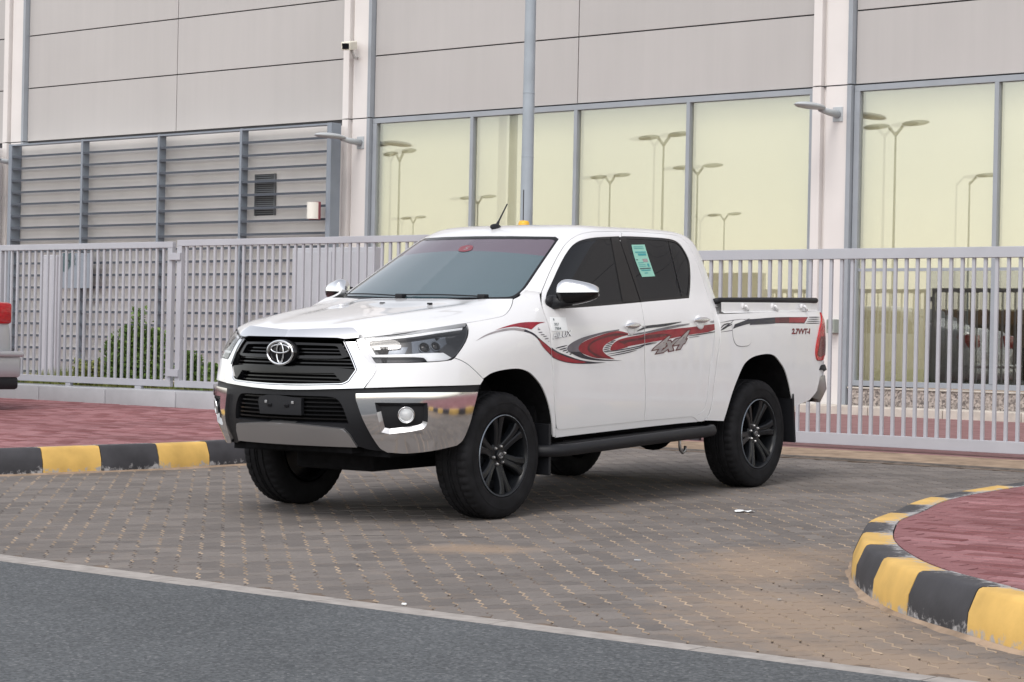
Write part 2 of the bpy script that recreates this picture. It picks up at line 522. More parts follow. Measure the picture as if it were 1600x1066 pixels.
def panel(name, S, poly, mat, parent=None, holes=(), d=0.0, th=.012, gap=0.0, side=1, grid=.03, clip=None, full=False, smooth=True, sub=5, raw=False):
    """a sheet that follows surface S inside the outline, its edges folded inwards by th"""
    if full: poly = mirror(poly)
    p = [np.array(q[:2], float) for q in poly] if raw else smooth_poly(poly, sub)
    hs = []
    for h in holes:
        h = mirror(h) if full == 'all' else h
        hs.append([np.array(q[:2], float) for q in h] if raw else smooth_poly(h, sub))
    if gap:
        p = inset(p, gap); hs = [inset(h, -gap) for h in hs]
    pv, F = region(p, hs, clip, grid)
    if not F: return None
    used = sorted({i for f in F for i in f}); mp = {k: i for i, k in enumerate(used)}
    pv = pv[used]; F = [tuple(mp[i] for i in f) for f in F]
    P, N = S.ev(pv[:, 0], pv[:, 1], d)
    # orientation
    f = F[0]; a, b, c = P[list(f)]
    tot = 0
    for f in F[:40]:
        a, b, c = P[list(f)]; tot += np.cross(b - a, c - a) @ N[f[0]]
    if tot < 0: F = [q[::-1] for q in F]
    cnt = {}
    for f in F:
        for k in range(3):
            e = (f[k], f[(k+1) % 3]); cnt[e] = 1
    bd = [e for e in cnt if (e[1], e[0]) not in cnt]
    if side < 0:
        P = P.copy(); N = N.copy(); P[:, 1] *= -1; N[:, 1] *= -1; F = [q[::-1] for q in F]; bd = [(b, a) for a, b in bd]
    n0 = len(P); V = P.tolist(); FF = list(F); NN = [None] * 0
    top = len(F)
    if th:
        idx = {}
        for a, b in bd:
            for k in (a, b):
                if k not in idx:
                    idx[k] = len(V); V.append((P[k] - N[k] * th).tolist())
        FF += [(b, a, idx[a], idx[b]) for a, b in bd]
    me = mesh(name, V, FF, mat)
    if smooth:
        sm = [True] * top + [False] * (len(FF) - top)
        me.polygons.foreach_set('use_smooth', sm)
        nl = []
        for pi, f in enumerate(FF):
            if pi < top: nl += [tuple(N[k]) for k in f]
            else:
                v0, v1, v2 = (Vector(V[f[0]]), Vector(V[f[1]]), Vector(V[f[2]])); nn = (v1 - v0).cross(v2 - v1)
                nn = nn.normalized() if nn.length > 1e-12 else Vector((0, 0, 1)); nl += [tuple(nn)] * len(f)
        me.normals_split_custom_set(nl)
    o = bpy.data.objects.new(name, me); link(o, parent)
    return o
def mirror(poly):
    """outline given for the left half, first and last point on the centre line"""
    a = [list(q) for q in poly]; a[0][0] = 0.0; a[-1][0] = 0.0
    b = [[-q[0]] + list(q[1:]) for q in a[1:-1]][::-1]
    for e in (a[0], a[-1]):
        if len(e) > 2: del e[2:]
    return a + b
def stripe(name, S, pts, w, mat, parent, d=.0015, clip=None):
    c = smooth_poly([p[:2] for p in pts], 6, closed=False); n = len(c); L = []; R = []
    for i in range(n):
        t = c[min(i+1, n-1)] - c[max(i-1, 0)]; t = t / (np.linalg.norm(t) + 1e-9); q = np.array([-t[1], t[0]])
        ww = w * (.5 if n < 3 else (.25 + .75 * min(1, 4 * min(i + .3, n - 1 - i + .3) / n))) 
        L.append(c[i] + q * ww / 2); R.append(c[i] - q * ww / 2)
    return panel(name, S, [tuple(p) for p in L + R[::-1]], mat, parent, d=d, th=0, grid=.05, clip=clip, raw=True)
def text_geo(txt, size=1.0, bold=0.0, shear=0.0, space=1.0):
    cu = bpy.data.curves.new('lettering', 'FONT'); cu.body = txt; cu.size = size; cu.offset = bold; cu.shear = shear; cu.space_character = space; cu.resolution_u = 3
    o = bpy.data.objects.new('lettering', cu); COL.objects.link(o)
    dg = bpy.context.evaluated_depsgraph_get(); dg.update()
    me = bpy.data.meshes.new_from_object(o.evaluated_get(dg))
    V = [tuple(v.co) for v in me.vertices]; F = [tuple(p.vertices) for p in me.polygons]
    bpy.data.objects.remove(o); bpy.data.curves.remove(cu); bpy.data.meshes.remove(me)
    return V, F
def text_on(name, S, geo, quad, mat, parent, d=.002, bb=None):
    """lettering laid onto the surface inside quad = lower-left, lower-right, upper-right, upper-left in surface coordinates"""
    V, F = geo; A = np.array(V)
    if bb is None: bb = (A[:, 0].min(), A[:, 1].min(), A[:, 0].max(), A[:, 1].max())
    s = (A[:, 0] - bb[0]) / (bb[2] - bb[0]); t = (A[:, 1] - bb[1]) / (bb[3] - bb[1])
    q = [np.array(k[:2], float) for k in quad]
    UV = ((1-s)*(1-t))[:, None]*q[0] + (s*(1-t))[:, None]*q[1] + (s*t)[:, None]*q[2] + ((1-s)*t)[:, None]*q[3]
    P, N = S.ev(UV[:, 0], UV[:, 1], d)
    if F:
        a, b, c = P[list(F[0])[:3]]
        if np.cross(b-a, c-a) @ N[F[0][0]] < 0: F = [f[::-1] for f in F]
    return mk(name, (P.tolist(), F), mat, parent), bb

# outlines measured on those surfaces (arc length or girth, height[, 1 = corner])
PP = {
  'fender': [[1.3733,1.1898,1],[1.6682,1.2261],[1.7331,1.2416],[1.8354,1.2885],[1.9107,1.3358,1],[1.997,1.3601],[2.0548,1.3964,1],[2.1684,1.3815,1],[2.1084,1.3015],[2.101,1.2776],[2.0915,1.2301],[2.0942,1.1747],[2.0951,1.1073],[2.1034,0.9681],[2.119,0.8762],[2.1544,0.6477],[2.178,0.5585],[2.1924,0.4694,1],[2.1615,0.4748,1],[2.1236,0.5888],[2.0721,0.6944],[2.0033,0.7839],[1.9312,0.8411],[1.8444,0.8863],[1.732,0.9082],[1.572,0.9038],[1.4581,0.887],[1.3798,0.8558,1],[1.2542,0.9435],[1.1898,0.9731],[1.1491,0.9836,1],[1.1631,0.9936,1],[1.2766,1.0788],[1.3472,1.1463]],
  'front_bumper_upper': [[0.6288,0.9546,1],[0.9423,0.9614],[1.1224,0.9729],[1.1491,0.9836,1],[1.1898,0.9731],[1.2542,0.9435],[1.3843,0.8539,1],[1.3529,0.8221,1],[0.8824,0.8197],[0.5682,0.8077,1],[0.6308,0.9113,1]],
  'front_bumper_black': [[0.0119,0.7853,1],[0.5672,0.8051],[1.3614,0.8243,1],[1.3099,0.6773],[1.2531,0.5726],[1.2213,0.4895],[1.1854,0.4602,1],[0.8136,0.4278],[0.6753,0.4303],[0.5762,0.4407],[0.5165,0.4552],[-0.0548,0.4476,1]],
  'lower_opening': [[0.0139,0.757,1],[0.3268,0.7559,1],[0.3842,0.7478],[0.4167,0.7224],[0.4407,0.6781],[0.4689,0.5922,1],[0.0089,0.5899,1]],
  'chrome_corner': [[0.5215,0.776,1],[0.882,0.7855],[1.3124,0.7821,1],[1.285,0.6956],[1.2576,0.5851],[1.2246,0.5001],[1.183,0.4714,1],[1.0035,0.4465],[0.8164,0.4316],[0.696,0.4374,1],[0.65,0.4674],[0.5688,0.617],[0.5221,0.7425,1]],
  'fog_hole': [[0.6719,0.7128,1],[0.9356,0.7223,1],[0.9329,0.6405],[0.921,0.6007],[0.891,0.5839],[0.737,0.5636,1]],
  'fog_hole_outer': [[0.5784,0.7333,1],[0.9353,0.7416],[0.9587,0.7221,1],[0.9551,0.6318],[0.9334,0.581],[0.9013,0.5641],[0.7022,0.5434],[0.6475,0.5566,1]],
  'fog_pocket': [[0.6338,0.7257,1],[0.9355,0.7265,1],[0.942,0.6379],[0.9324,0.5921],[0.9007,0.5727],[0.715,0.547,1],[0.669,0.5569,1]],
  'fog_centre': [[0.8147,0.6553]],
  'grille_outer': [[0.0116,0.7891,1],[0.5652,0.8088,1],[0.6334,0.9116],[0.6271,0.9412,1],[0.5919,0.952],[0.5281,1.0255],[0.491,1.0864,1],[-0.0505,1.0885,1]],
  'grille_inner': [[0.0078,0.8229,1],[0.3965,0.8319],[0.4364,0.8364],[0.4676,0.8518,1],[0.5111,0.9138,1],[0.4705,0.9951],[0.4193,1.0737,1],[-0.0526,1.0922,1]],
  'hood_lip': [[-0.0863,1.1373,1],[0.137,1.142],[0.4292,1.1527],[0.4601,1.1512,1],[0.492,1.1329],[0.5156,1.1164,1],[0.5094,1.0977,1],[0.4283,1.0894],[0.3769,1.0944,1],[-0.0546,1.096,1]],
  'grille_frame_outer': [[-0.0419,1.0719,1],[0.4049,1.0686,1],[0.4275,1.0354],[0.4622,0.9939,1],[0.4005,0.9846],[-0.0103,0.9816,1]],
  'grille_frame_inner': [[-0.0377,1.0621,1],[0.352,1.0588],[0.3658,1.0485,1],[0.3938,0.9999,1],[-0.0151,0.9929,1]],
  'grille_bar': [[0.0005,0.9166,1],[0.3521,0.9167],[0.511,0.9164,1],[0.5092,0.9073,1],[0.4659,0.8522],[0.4553,0.8402],[0.4106,0.8345,1],[0.3664,0.8735],[0.3459,0.8928,1],[0.0026,0.8897,1]],
  'skid': [[0.0096,0.593,1],[0.4385,0.5672,1],[0.4737,0.5275,1],[0.509,0.4608,1],[-0.0465,0.4637,1]],
  'skid_mid': [[0.0061,0.5783],[0.452,0.5461]],
  'plate': [[0.0149,0.7453,1],[0.1468,0.7421,1],[0.15,0.6397,1],[0.0167,0.646,1]],
  'headlight': [[0.5198,1.0981,1],[0.8848,1.1414],[1.3725,1.1887,1],[1.367,1.1675],[1.3466,1.1421],[1.2766,1.0788],[1.1678,0.9977],[1.1229,0.9746],[0.9622,0.9647],[0.6273,0.953,1],[0.6049,0.9652,1],[0.5321,1.0815]],
  'hl_drl_top': [[0.5403,1.0874,1],[0.6637,1.106],[1.3279,1.1658,1],[1.3122,1.1532,1],[0.6992,1.0954],[0.595,1.0846,1],[0.5425,1.0733,1]],
  'hl_drl_side': [[0.5403,1.0874,1],[0.6037,1.0863,1],[0.5781,1.0778],[0.5847,1.0595],[0.6242,1.0072],[0.6313,0.9906,1],[0.6079,0.9903],[0.5893,1.0069],[0.5449,1.0691]],
  'hl_drl_bottom': [[0.6158,1.0029,1],[0.8706,1.0114],[0.9097,1.0147],[1.0821,1.0177,1],[1.1348,0.9871,1],[1.0906,0.974],[0.9526,0.9664,1],[0.9263,0.9898],[0.6313,0.9897,1]],
  'hl_dark_end': [[1.0537,1.0295,1],[1.1231,1.067],[1.2851,1.138],[1.3638,1.1717,1],[1.3376,1.1379],[1.2698,1.0746],[1.1682,0.9994],[1.1348,0.9871,1]],
  'hl_bezel_in': [[0.6071,1.0571,1],[0.7766,1.0668,1],[0.7728,1.0501],[0.6178,1.0364,1]],
  'hl_proj': [[0.9538,1.0614]],
  'hl_proj2': [[1.0591,1.0713]],
  'hl_trim': [[0.4981,1.0921,1],[0.5375,1.1017,1],[0.5647,1.0556],[0.6181,0.9671],[0.6382,0.9488,1],[0.6331,0.9357,1],[0.592,0.9501],[0.5324,1.0219]],
  'hood_edge': [[0.5152,1.1182],[0.5481,1.1111],[0.7429,1.1348],[1.094,1.1617],[1.3733,1.1898],[1.6682,1.2261],[1.7331,1.2416],[1.8354,1.2885],[1.9107,1.3358]],
  'door_front': [[0.7554,1.381,1],[0.7308,1.4735],[0.7123,1.5617],[0.704,1.6324],[0.7047,1.6912],[0.7223,1.7278],[0.7568,1.7614],[0.8152,1.7835],[0.9208,1.7962],[1.1978,1.8097,1],[1.2788,1.7115],[1.3774,1.6458],[1.4583,1.5804],[1.5251,1.5153],[1.5814,1.4505],[1.6296,1.3859],[1.6728,1.3215],[1.6796,1.1881],[1.6685,1.0954],[1.6711,0.9183],[1.6863,0.6477],[1.6873,0.5332,1],[1.3374,0.5239],[1.0032,0.5151],[0.9468,0.5175],[0.9265,0.5364],[0.9115,0.5852],[0.8921,0.6459],[0.8558,0.8737],[0.8397,0.9652],[0.8278,1.1042],[0.8279,1.1716],[0.825,1.227],[0.8161,1.2747],[0.796,1.3145]],
  'door_front_hole': [[0.8005,1.3998],[0.788,1.4617],[0.7723,1.5307],[0.7615,1.5945],[0.7603,1.6464],[0.7698,1.6859],[0.799,1.713],[0.8561,1.7311],[0.9591,1.7467],[1.1958,1.7622,1],[1.2788,1.7115],[1.3774,1.6458],[1.4583,1.5804],[1.5251,1.5153],[1.5814,1.4505],[1.6296,1.3859],[1.6698,1.3202,1],[1.1919,1.2858],[0.9411,1.277],[0.888,1.2857],[0.8512,1.3068],[0.8226,1.3348],[0.8067,1.3672]],
  'door_rear': [[1.1978,1.8097,1],[1.4461,1.813],[1.9417,1.8082],[2.3444,1.8008],[2.4525,1.7863],[2.4648,1.7572],[2.4706,1.7086],[2.472,1.6367],[2.4624,1.5109],[2.4494,1.3677],[2.4267,1.2519],[2.4213,1.1959],[2.4139,1.1137],[2.3821,0.968],[2.3451,0.8322],[2.3356,0.7051],[2.3132,0.6058],[2.2621,0.555],[2.1719,0.5407],[1.6873,0.5332,1],[1.6863,0.6477],[1.6712,0.9183],[1.6685,1.0954],[1.6796,1.1881],[1.6728,1.3215],[1.6296,1.3859],[1.5814,1.4505],[1.5251,1.5153],[1.4583,1.5804],[1.3774,1.6458],[1.2787,1.7115]],
  'door_rear_hole': [[1.1957,1.7622,1],[1.3879,1.7657],[1.8636,1.7659],[2.1344,1.7615],[2.2755,1.7503],[2.3306,1.7233],[2.3553,1.6702],[2.359,1.6166],[2.3319,1.559],[2.276,1.4706],[2.2329,1.4077],[2.1897,1.3518,1],[1.7888,1.3285],[1.6699,1.3202,1],[1.6296,1.3859],[1.5814,1.4505],[1.5251,1.5153],[1.4583,1.5804],[1.3774,1.6458],[1.2787,1.7115]],
  'glass_front_rear_edge': [[1.0917,1.7522],[1.1895,1.6843],[1.2731,1.6184],[1.3435,1.553],[1.4027,1.488],[1.4664,1.4018],[1.5113,1.3163]],
  'glass_rear_front_edge': [[1.3172,1.7554],[1.409,1.689],[1.48,1.6249],[1.5378,1.5612],[1.5866,1.4978],[1.6409,1.4137],[1.6815,1.33]],
  'split_edge': [[1.1968,1.7576],[1.3135,1.6896],[1.4063,1.6239],[1.4819,1.5587],[1.545,1.4937],[1.6145,1.4074],[1.6667,1.3214]],
  'quarter_edge': [[2.1541,1.753],[2.1108,1.6907],[2.1009,1.6303],[2.099,1.5703],[2.1017,1.5106],[2.1074,1.4312],[2.109,1.3522]],
  'sticker': [[1.4523,1.7077,1],[1.6668,1.7129,1],[1.8218,1.496,1],[1.6674,1.489,1]],
  'cab_rear_edge': [[2.4955,1.2415],[2.4931,1.1682],[2.4766,1.0766],[2.4481,0.967],[2.4246,0.8577],[2.3999,0.7396],[2.389,0.6304],[2.3607,0.5491],[2.3214,0.5069]],
  'cab_rear_up': [[2.5239,1.3096],[2.5064,1.3566],[2.5374,1.5388],[2.5439,1.6607],[2.5443,1.7354]],
  'sill': [[0.9265,0.5164],[0.9353,0.4678,1],[1.2925,0.4792],[1.6559,0.4904],[2.0316,0.499],[2.3081,0.5016,1]],
  'ws': [[0.1312,1.7498],[0.6035,1.7437,1],[0.6375,1.7278,1],[0.6378,1.5693],[0.6401,1.4559],[0.6384,1.3983],[0.6278,1.3656],[0.6032,1.3492],[0.5613,1.3388],[0.0842,1.3371]],
  'ws_strip': [[0.2587,1.6418],[0.6166,1.6146]],
  'ws_emblem': [[-0.0269,1.6485],[-0.0409,1.678],[0.0493,1.6825],[0.0682,1.651]],
  'apillar_joint': [[0.6517,1.3882],[0.7502,1.3797]],
  'bed': [[4.1428,1.244,1],[4.4781,1.2508],[4.8383,1.2578],[5.4634,1.2613],[5.6104,1.1473],[5.5391,1.0127],[5.5305,0.9384],[5.5578,0.8979,1],[5.6683,0.8938,1],[5.6873,0.852],[5.6613,0.7758],[5.5915,0.6788],[5.4615,0.5996,1],[5.2169,0.5619,1],[5.1621,0.6282],[5.1071,0.7329],[5.033,0.8373],[4.9482,0.9007],[4.8837,0.9374],[4.8019,0.9524],[4.6809,0.9496],[4.5614,0.9309],[4.4675,0.8903],[4.4001,0.8171],[4.3065,0.6708],[4.2329,0.4919,1],[3.9726,0.5065,1],[4.0243,0.5487],[4.0523,0.6322],[4.0629,0.7419],[4.088,0.8604],[4.1126,0.97],[4.1405,1.0798],[4.1508,1.1714]],
  'fuel_door': [[4.3161,1.1875],[4.3808,1.2003],[4.4761,1.2011],[4.5289,1.1748],[4.5489,1.1233],[4.5508,1.0577],[4.5186,1.0252],[4.4661,1.0174],[4.3967,1.0181],[4.3447,1.0317],[4.3147,1.0737],[4.3071,1.1339]],
  'tail_lamp_front': [[5.6105,1.1473],[5.5391,1.0127],[5.5305,0.9384],[5.5578,0.8955]],
  'dec_red_upper': [[1.5575,1.1443,1],[1.6685,1.1684],[1.7987,1.1874],[1.8998,1.1934],[2.0684,1.193,1],[1.98,1.1791],[1.9025,1.148,1],[1.8407,1.1577],[1.7477,1.1659],[1.6377,1.157]],
  'dec_grey': [[1.3586,1.0823,1],[1.451,1.1158],[1.5477,1.1382],[1.6586,1.1546],[1.7552,1.1589],[1.8367,1.1499,1],[1.8177,1.1368,1],[1.711,1.1451],[1.5889,1.1342],[1.4644,1.1119]],
  'dec_dark': [[1.8367,1.1499,1],[1.9171,1.1244],[1.9772,1.0886],[2.0892,1.0335],[2.1327,1.0114,1],[2.1326,0.9676,1],[2.0886,0.9882],[2.0018,1.0409],[1.9494,1.0888],[1.8893,1.1207],[1.8177,1.1368,1]],
  'dec_red_mid': [[1.95,1.0928,1],[2.0178,1.0645],[2.1326,1.005,1],[2.1326,0.9716,1],[2.0886,0.9922],[2.0018,1.0409]],
  'dec_tail_dark': [[0.7863,1.0684,1],[0.8421,1.0301],[0.9281,1.0007],[1.0452,0.9732],[1.146,0.9495],[1.2542,0.9347],[1.3491,0.9286,1],[1.266,0.9243],[1.1465,0.9249],[1.0462,0.9316],[0.9525,0.9446],[0.8507,0.9688],[0.8108,0.988,1]],
  'dec_tail_red': [[0.7953,1.0505,1],[0.8422,1.0167],[0.9282,0.9899],[1.0454,0.9619],[1.1461,0.9427],[1.1951,0.9352,1],[1.1464,0.929],[1.0461,0.9357],[0.9524,0.9482],[0.8505,0.9742],[0.8054,1.0015,1]],
  'dec_cres_grey': [[1.4591,1.1406,1],[1.3546,1.1289],[1.2368,1.1071],[1.1454,1.0875],[1.0663,1.0612],[1.0178,1.0369],[1.0116,1.0212],[1.0297,1.002,1],[1.1389,1.0011,1],[1.123,1.0219],[1.1323,1.0399],[1.1697,1.0667],[1.242,1.0909],[1.324,1.1107],[1.458,1.1326,1]],
  'dec_cres_dark': [[1.0296,1.0029,1],[1.0944,0.9792],[1.1581,0.9597],[1.2423,0.9464],[1.3233,0.9399],[1.4834,0.9373,1],[1.4258,0.9415],[1.3231,0.9487],[1.2421,0.9611],[1.1762,0.9799],[1.1389,1.002,1]],
  'dec_red_big': [[1.5259,1.1156,1],[1.4576,1.1294],[1.3821,1.1208],[1.2947,1.1018],[1.2061,1.0776],[1.1511,1.0555],[1.126,1.0354],[1.1248,1.015],[1.1514,0.994],[1.2064,0.9747],[1.2654,0.9597],[1.3516,0.9531],[1.42,0.9482,1],[1.3798,0.964],[1.3454,0.9833],[1.3224,1.0069],[1.3308,1.0298],[1.3565,1.0501],[1.4081,1.0726],[1.466,1.0905],[1.5279,1.1029,1]],
  'dec_red_shade': [[1.5225,1.11,1],[1.4387,1.1156],[1.3809,1.1078],[1.2942,1.088],[1.2355,1.0635],[1.2029,1.0364],[1.1999,1.0137],[1.2299,0.9903],[1.2769,0.9663],[1.3686,0.954,1],[1.3113,0.9702],[1.2592,0.9897],[1.2226,1.0133],[1.2177,1.034],[1.2472,1.0578],[1.3112,1.0786],[1.3801,1.093],[1.4665,1.1012],[1.525,1.1043,1]],
  'dec_band': [[1.3811,1.0048,1],[1.385,1.0242],[1.4079,1.0494],[1.4482,1.072],[1.5243,1.0884],[1.629,1.1018],[1.6662,1.108],[1.8368,1.1295],[1.9993,1.1428],[2.1232,1.1494],[2.237,1.1576],[2.4062,1.1702],[2.4708,1.1714,1],[2.4592,1.145,1],[2.3981,1.1269],[2.3147,1.1136],[2.1174,1.098],[1.8466,1.0669],[1.674,1.0476],[1.5195,1.0274],[1.5235,1.0241],[1.448,1.01],[1.3965,1.004,1]],
  'dec_band_shade': [[1.4423,1.0605,1],[1.5239,1.0733],[1.6282,1.0838],[1.6753,1.0975],[1.8131,1.1071],[1.9207,1.1061,1],[1.8332,1.0887],[1.6744,1.0737],[1.5196,1.0546],[1.4942,1.0433,1]],
  'ln_a': [[1.5207,1.0978],[1.667,1.1166],[1.8522,1.1375],[2.1264,1.17]],
  'ln_b': [[1.6774,1.1212],[1.9271,1.1554],[2.1273,1.1749]],
  'ln_c': [[1.6015,1.1266,1],[1.6815,1.1497],[1.8419,1.1617],[2.0406,1.1855]],
  'ln_d': [[1.6504,1.158],[1.8579,1.1712],[2.0409,1.1869]],
  'ln_e': [[1.3656,0.968],[1.4944,0.9848],[1.5957,1.0025]],
  'ln_f': [[1.3569,0.9807],[1.4943,0.9979],[1.6274,1.0199],[1.6641,1.0345],[1.7759,1.0462]],
  'ln_g': [[1.3425,0.9935],[1.3909,0.9999],[1.5235,1.0147],[1.6274,1.0303],[1.6739,1.0405],[1.797,1.0555]],
  'ln_h': [[2.0934,1.0909],[2.2218,1.0995],[2.401,1.1155],[2.4565,1.1186]],
  'ln_i': [[2.1085,1.08],[2.2291,1.0872]],
  'ln_j': [[2.3624,1.1878],[2.4805,1.1934]],
  'ln_k': [[2.3603,1.1803],[2.4763,1.1849]],
  'ln_l0': [[0.8843,1.0265],[1.0139,1.0437]],
  'ln_l1': [[0.9279,1.0168],[1.0101,1.028]],
  'ln_l2': [[0.9629,1.0074],[1.0141,1.0157]],
  'ln_l3': [[0.9987,0.9979],[1.0258,1.0029]],
  'ln_l4': [[1.0375,0.9869],[1.0595,0.9897]],
  'ln_m0': [[1.3852,1.0623],[1.4252,1.07]],
  'ln_m1': [[1.3566,1.0479],[1.4136,1.0599]],
  'ln_m2': [[1.3423,1.0342],[1.3993,1.0448]],
  'ln_m3': [[1.3309,1.0215],[1.3879,1.0311]],
  'ln_m4': [[1.3252,1.0091],[1.3794,1.0173]],
  'ln_m5': [[1.3293,0.9975],[1.3795,1.0057]],
  'ln_n0': [[1.9693,1.1569],[1.9839,1.1559]],
  'ln_n1': [[1.9653,1.1472],[1.9924,1.1479]],
  'ln_n2': [[1.9667,1.1294],[2.01,1.1309]],
  'ln_n3': [[1.9858,1.1151],[2.0299,1.1165]],
  'ln_n4': [[2.011,1.1034],[2.052,1.1066]],
  'ln_n5': [[2.025,1.0886],[2.0704,1.093]],
  'ln_n6': [[2.0644,1.0725],[2.0771,1.076]],
  'label': [[0.8612,1.22,1],[1.0267,1.2176,1],[1.0239,1.134,1],[0.8414,1.1352,1]],
  'txt_hilux': [[0.8463,1.086],[1.067,1.0951],[1.0634,1.1269]],
  'txt_4x4': [[1.7075,0.97],[2.0993,1.0224],[2.1383,1.1444],[1.8263,1.0935]],
  'txt_vvt': [[5.1339,1.0947],[5.4414,1.0922],[5.4448,1.1363],[5.1423,1.138]],
  'dec_bed': [[4.3378,1.1708,1],[4.4464,1.1909],[4.5597,1.2121],[4.5105,1.2048],[4.9117,1.2188],[5.4393,1.2203,1],[5.3491,1.1727,1],[4.8924,1.1761],[4.5278,1.1666],[4.5464,1.1748],[4.4044,1.1566],[4.3075,1.1385,1]],
  'dec_bed_red': [[4.9107,1.2173,1],[5.4325,1.2187,1],[5.3499,1.1759,1],[4.8932,1.1792,1]],
  'dec_bed_red2': [[5.1253,1.2169,1],[5.4207,1.218,1],[5.3509,1.1791,1],[5.1067,1.18,1]],
  'ln_p0': [[5.4506,1.2187],[5.6419,1.2183]],
  'ln_p1': [[5.4238,1.2044],[5.6267,1.2039]],
  'ln_p2': [[5.3978,1.1893],[5.6155,1.1886]],
  'ln_p3': [[5.3749,1.1742],[5.6088,1.1733]],
  'ln_q1': [[4.4421,1.1646],[4.892,1.1745]],
  'ln_q0': [[4.1434,1.1164],[4.3066,1.1293],[4.5078,1.1515]],
  'ln_r0': [[4.1535,1.1824],[4.3464,1.2004],[4.5215,1.2056]],
  'ln_r1': [[4.1444,1.1256],[4.2138,1.1528],[4.3067,1.1848]],
  'ln_r2': [[4.1534,1.1439],[4.1986,1.1667],[4.2704,1.1784]],
  'ln_r3': [[4.1766,1.1328],[4.2492,1.1573],[4.3124,1.1727]],
  'handle_f': [[1.4552,1.1559],[1.6605,1.1671],[1.5651,1.2096],[1.5534,1.1134]],
  'handle_r': [[2.1316,1.1908],[2.367,1.1989],[2.2525,1.2365],[2.2444,1.1379]],
}
# ================================================================== PICKUP
PICK_L, PICK_C = 'white double cab pickup with red side decals parked on grey paving', 'pickup truck'
truck = tag(empty('pickup_truck', mat=MG), PICK_L, PICK_C)
G = PP
paint = M['paint']
def q2(n): return [list(k) for k in G[n]]

def emblem(name, mat, parent, c, rx, rz, dirx, t=0.010):
    """oval badge: outer ring, upright oval and lying oval; dirx -1 faces the nose"""
    def el(a, b, oz, r, n=36):
        return tube([(0.0, a * math.cos(2*math.pi*i/n), oz + b * math.sin(2*math.pi*i/n)) for i in range(n)], r, 6, closed=True)
    g = join(el(rx, rz, 0, t), el(rx*.26, rz*.86, -rz*.02, t*.62), el(rx*.72, rz*.36, rz*.34, t*.62))
    V = [(v[0]*.8, v[1], v[2]) for v in g[0]]
    return mk(name, ([(c[0] + v[0], c[1] + v[1], c[2] + v[2]) for v in V], g[1]), mat, parent, smooth=True)

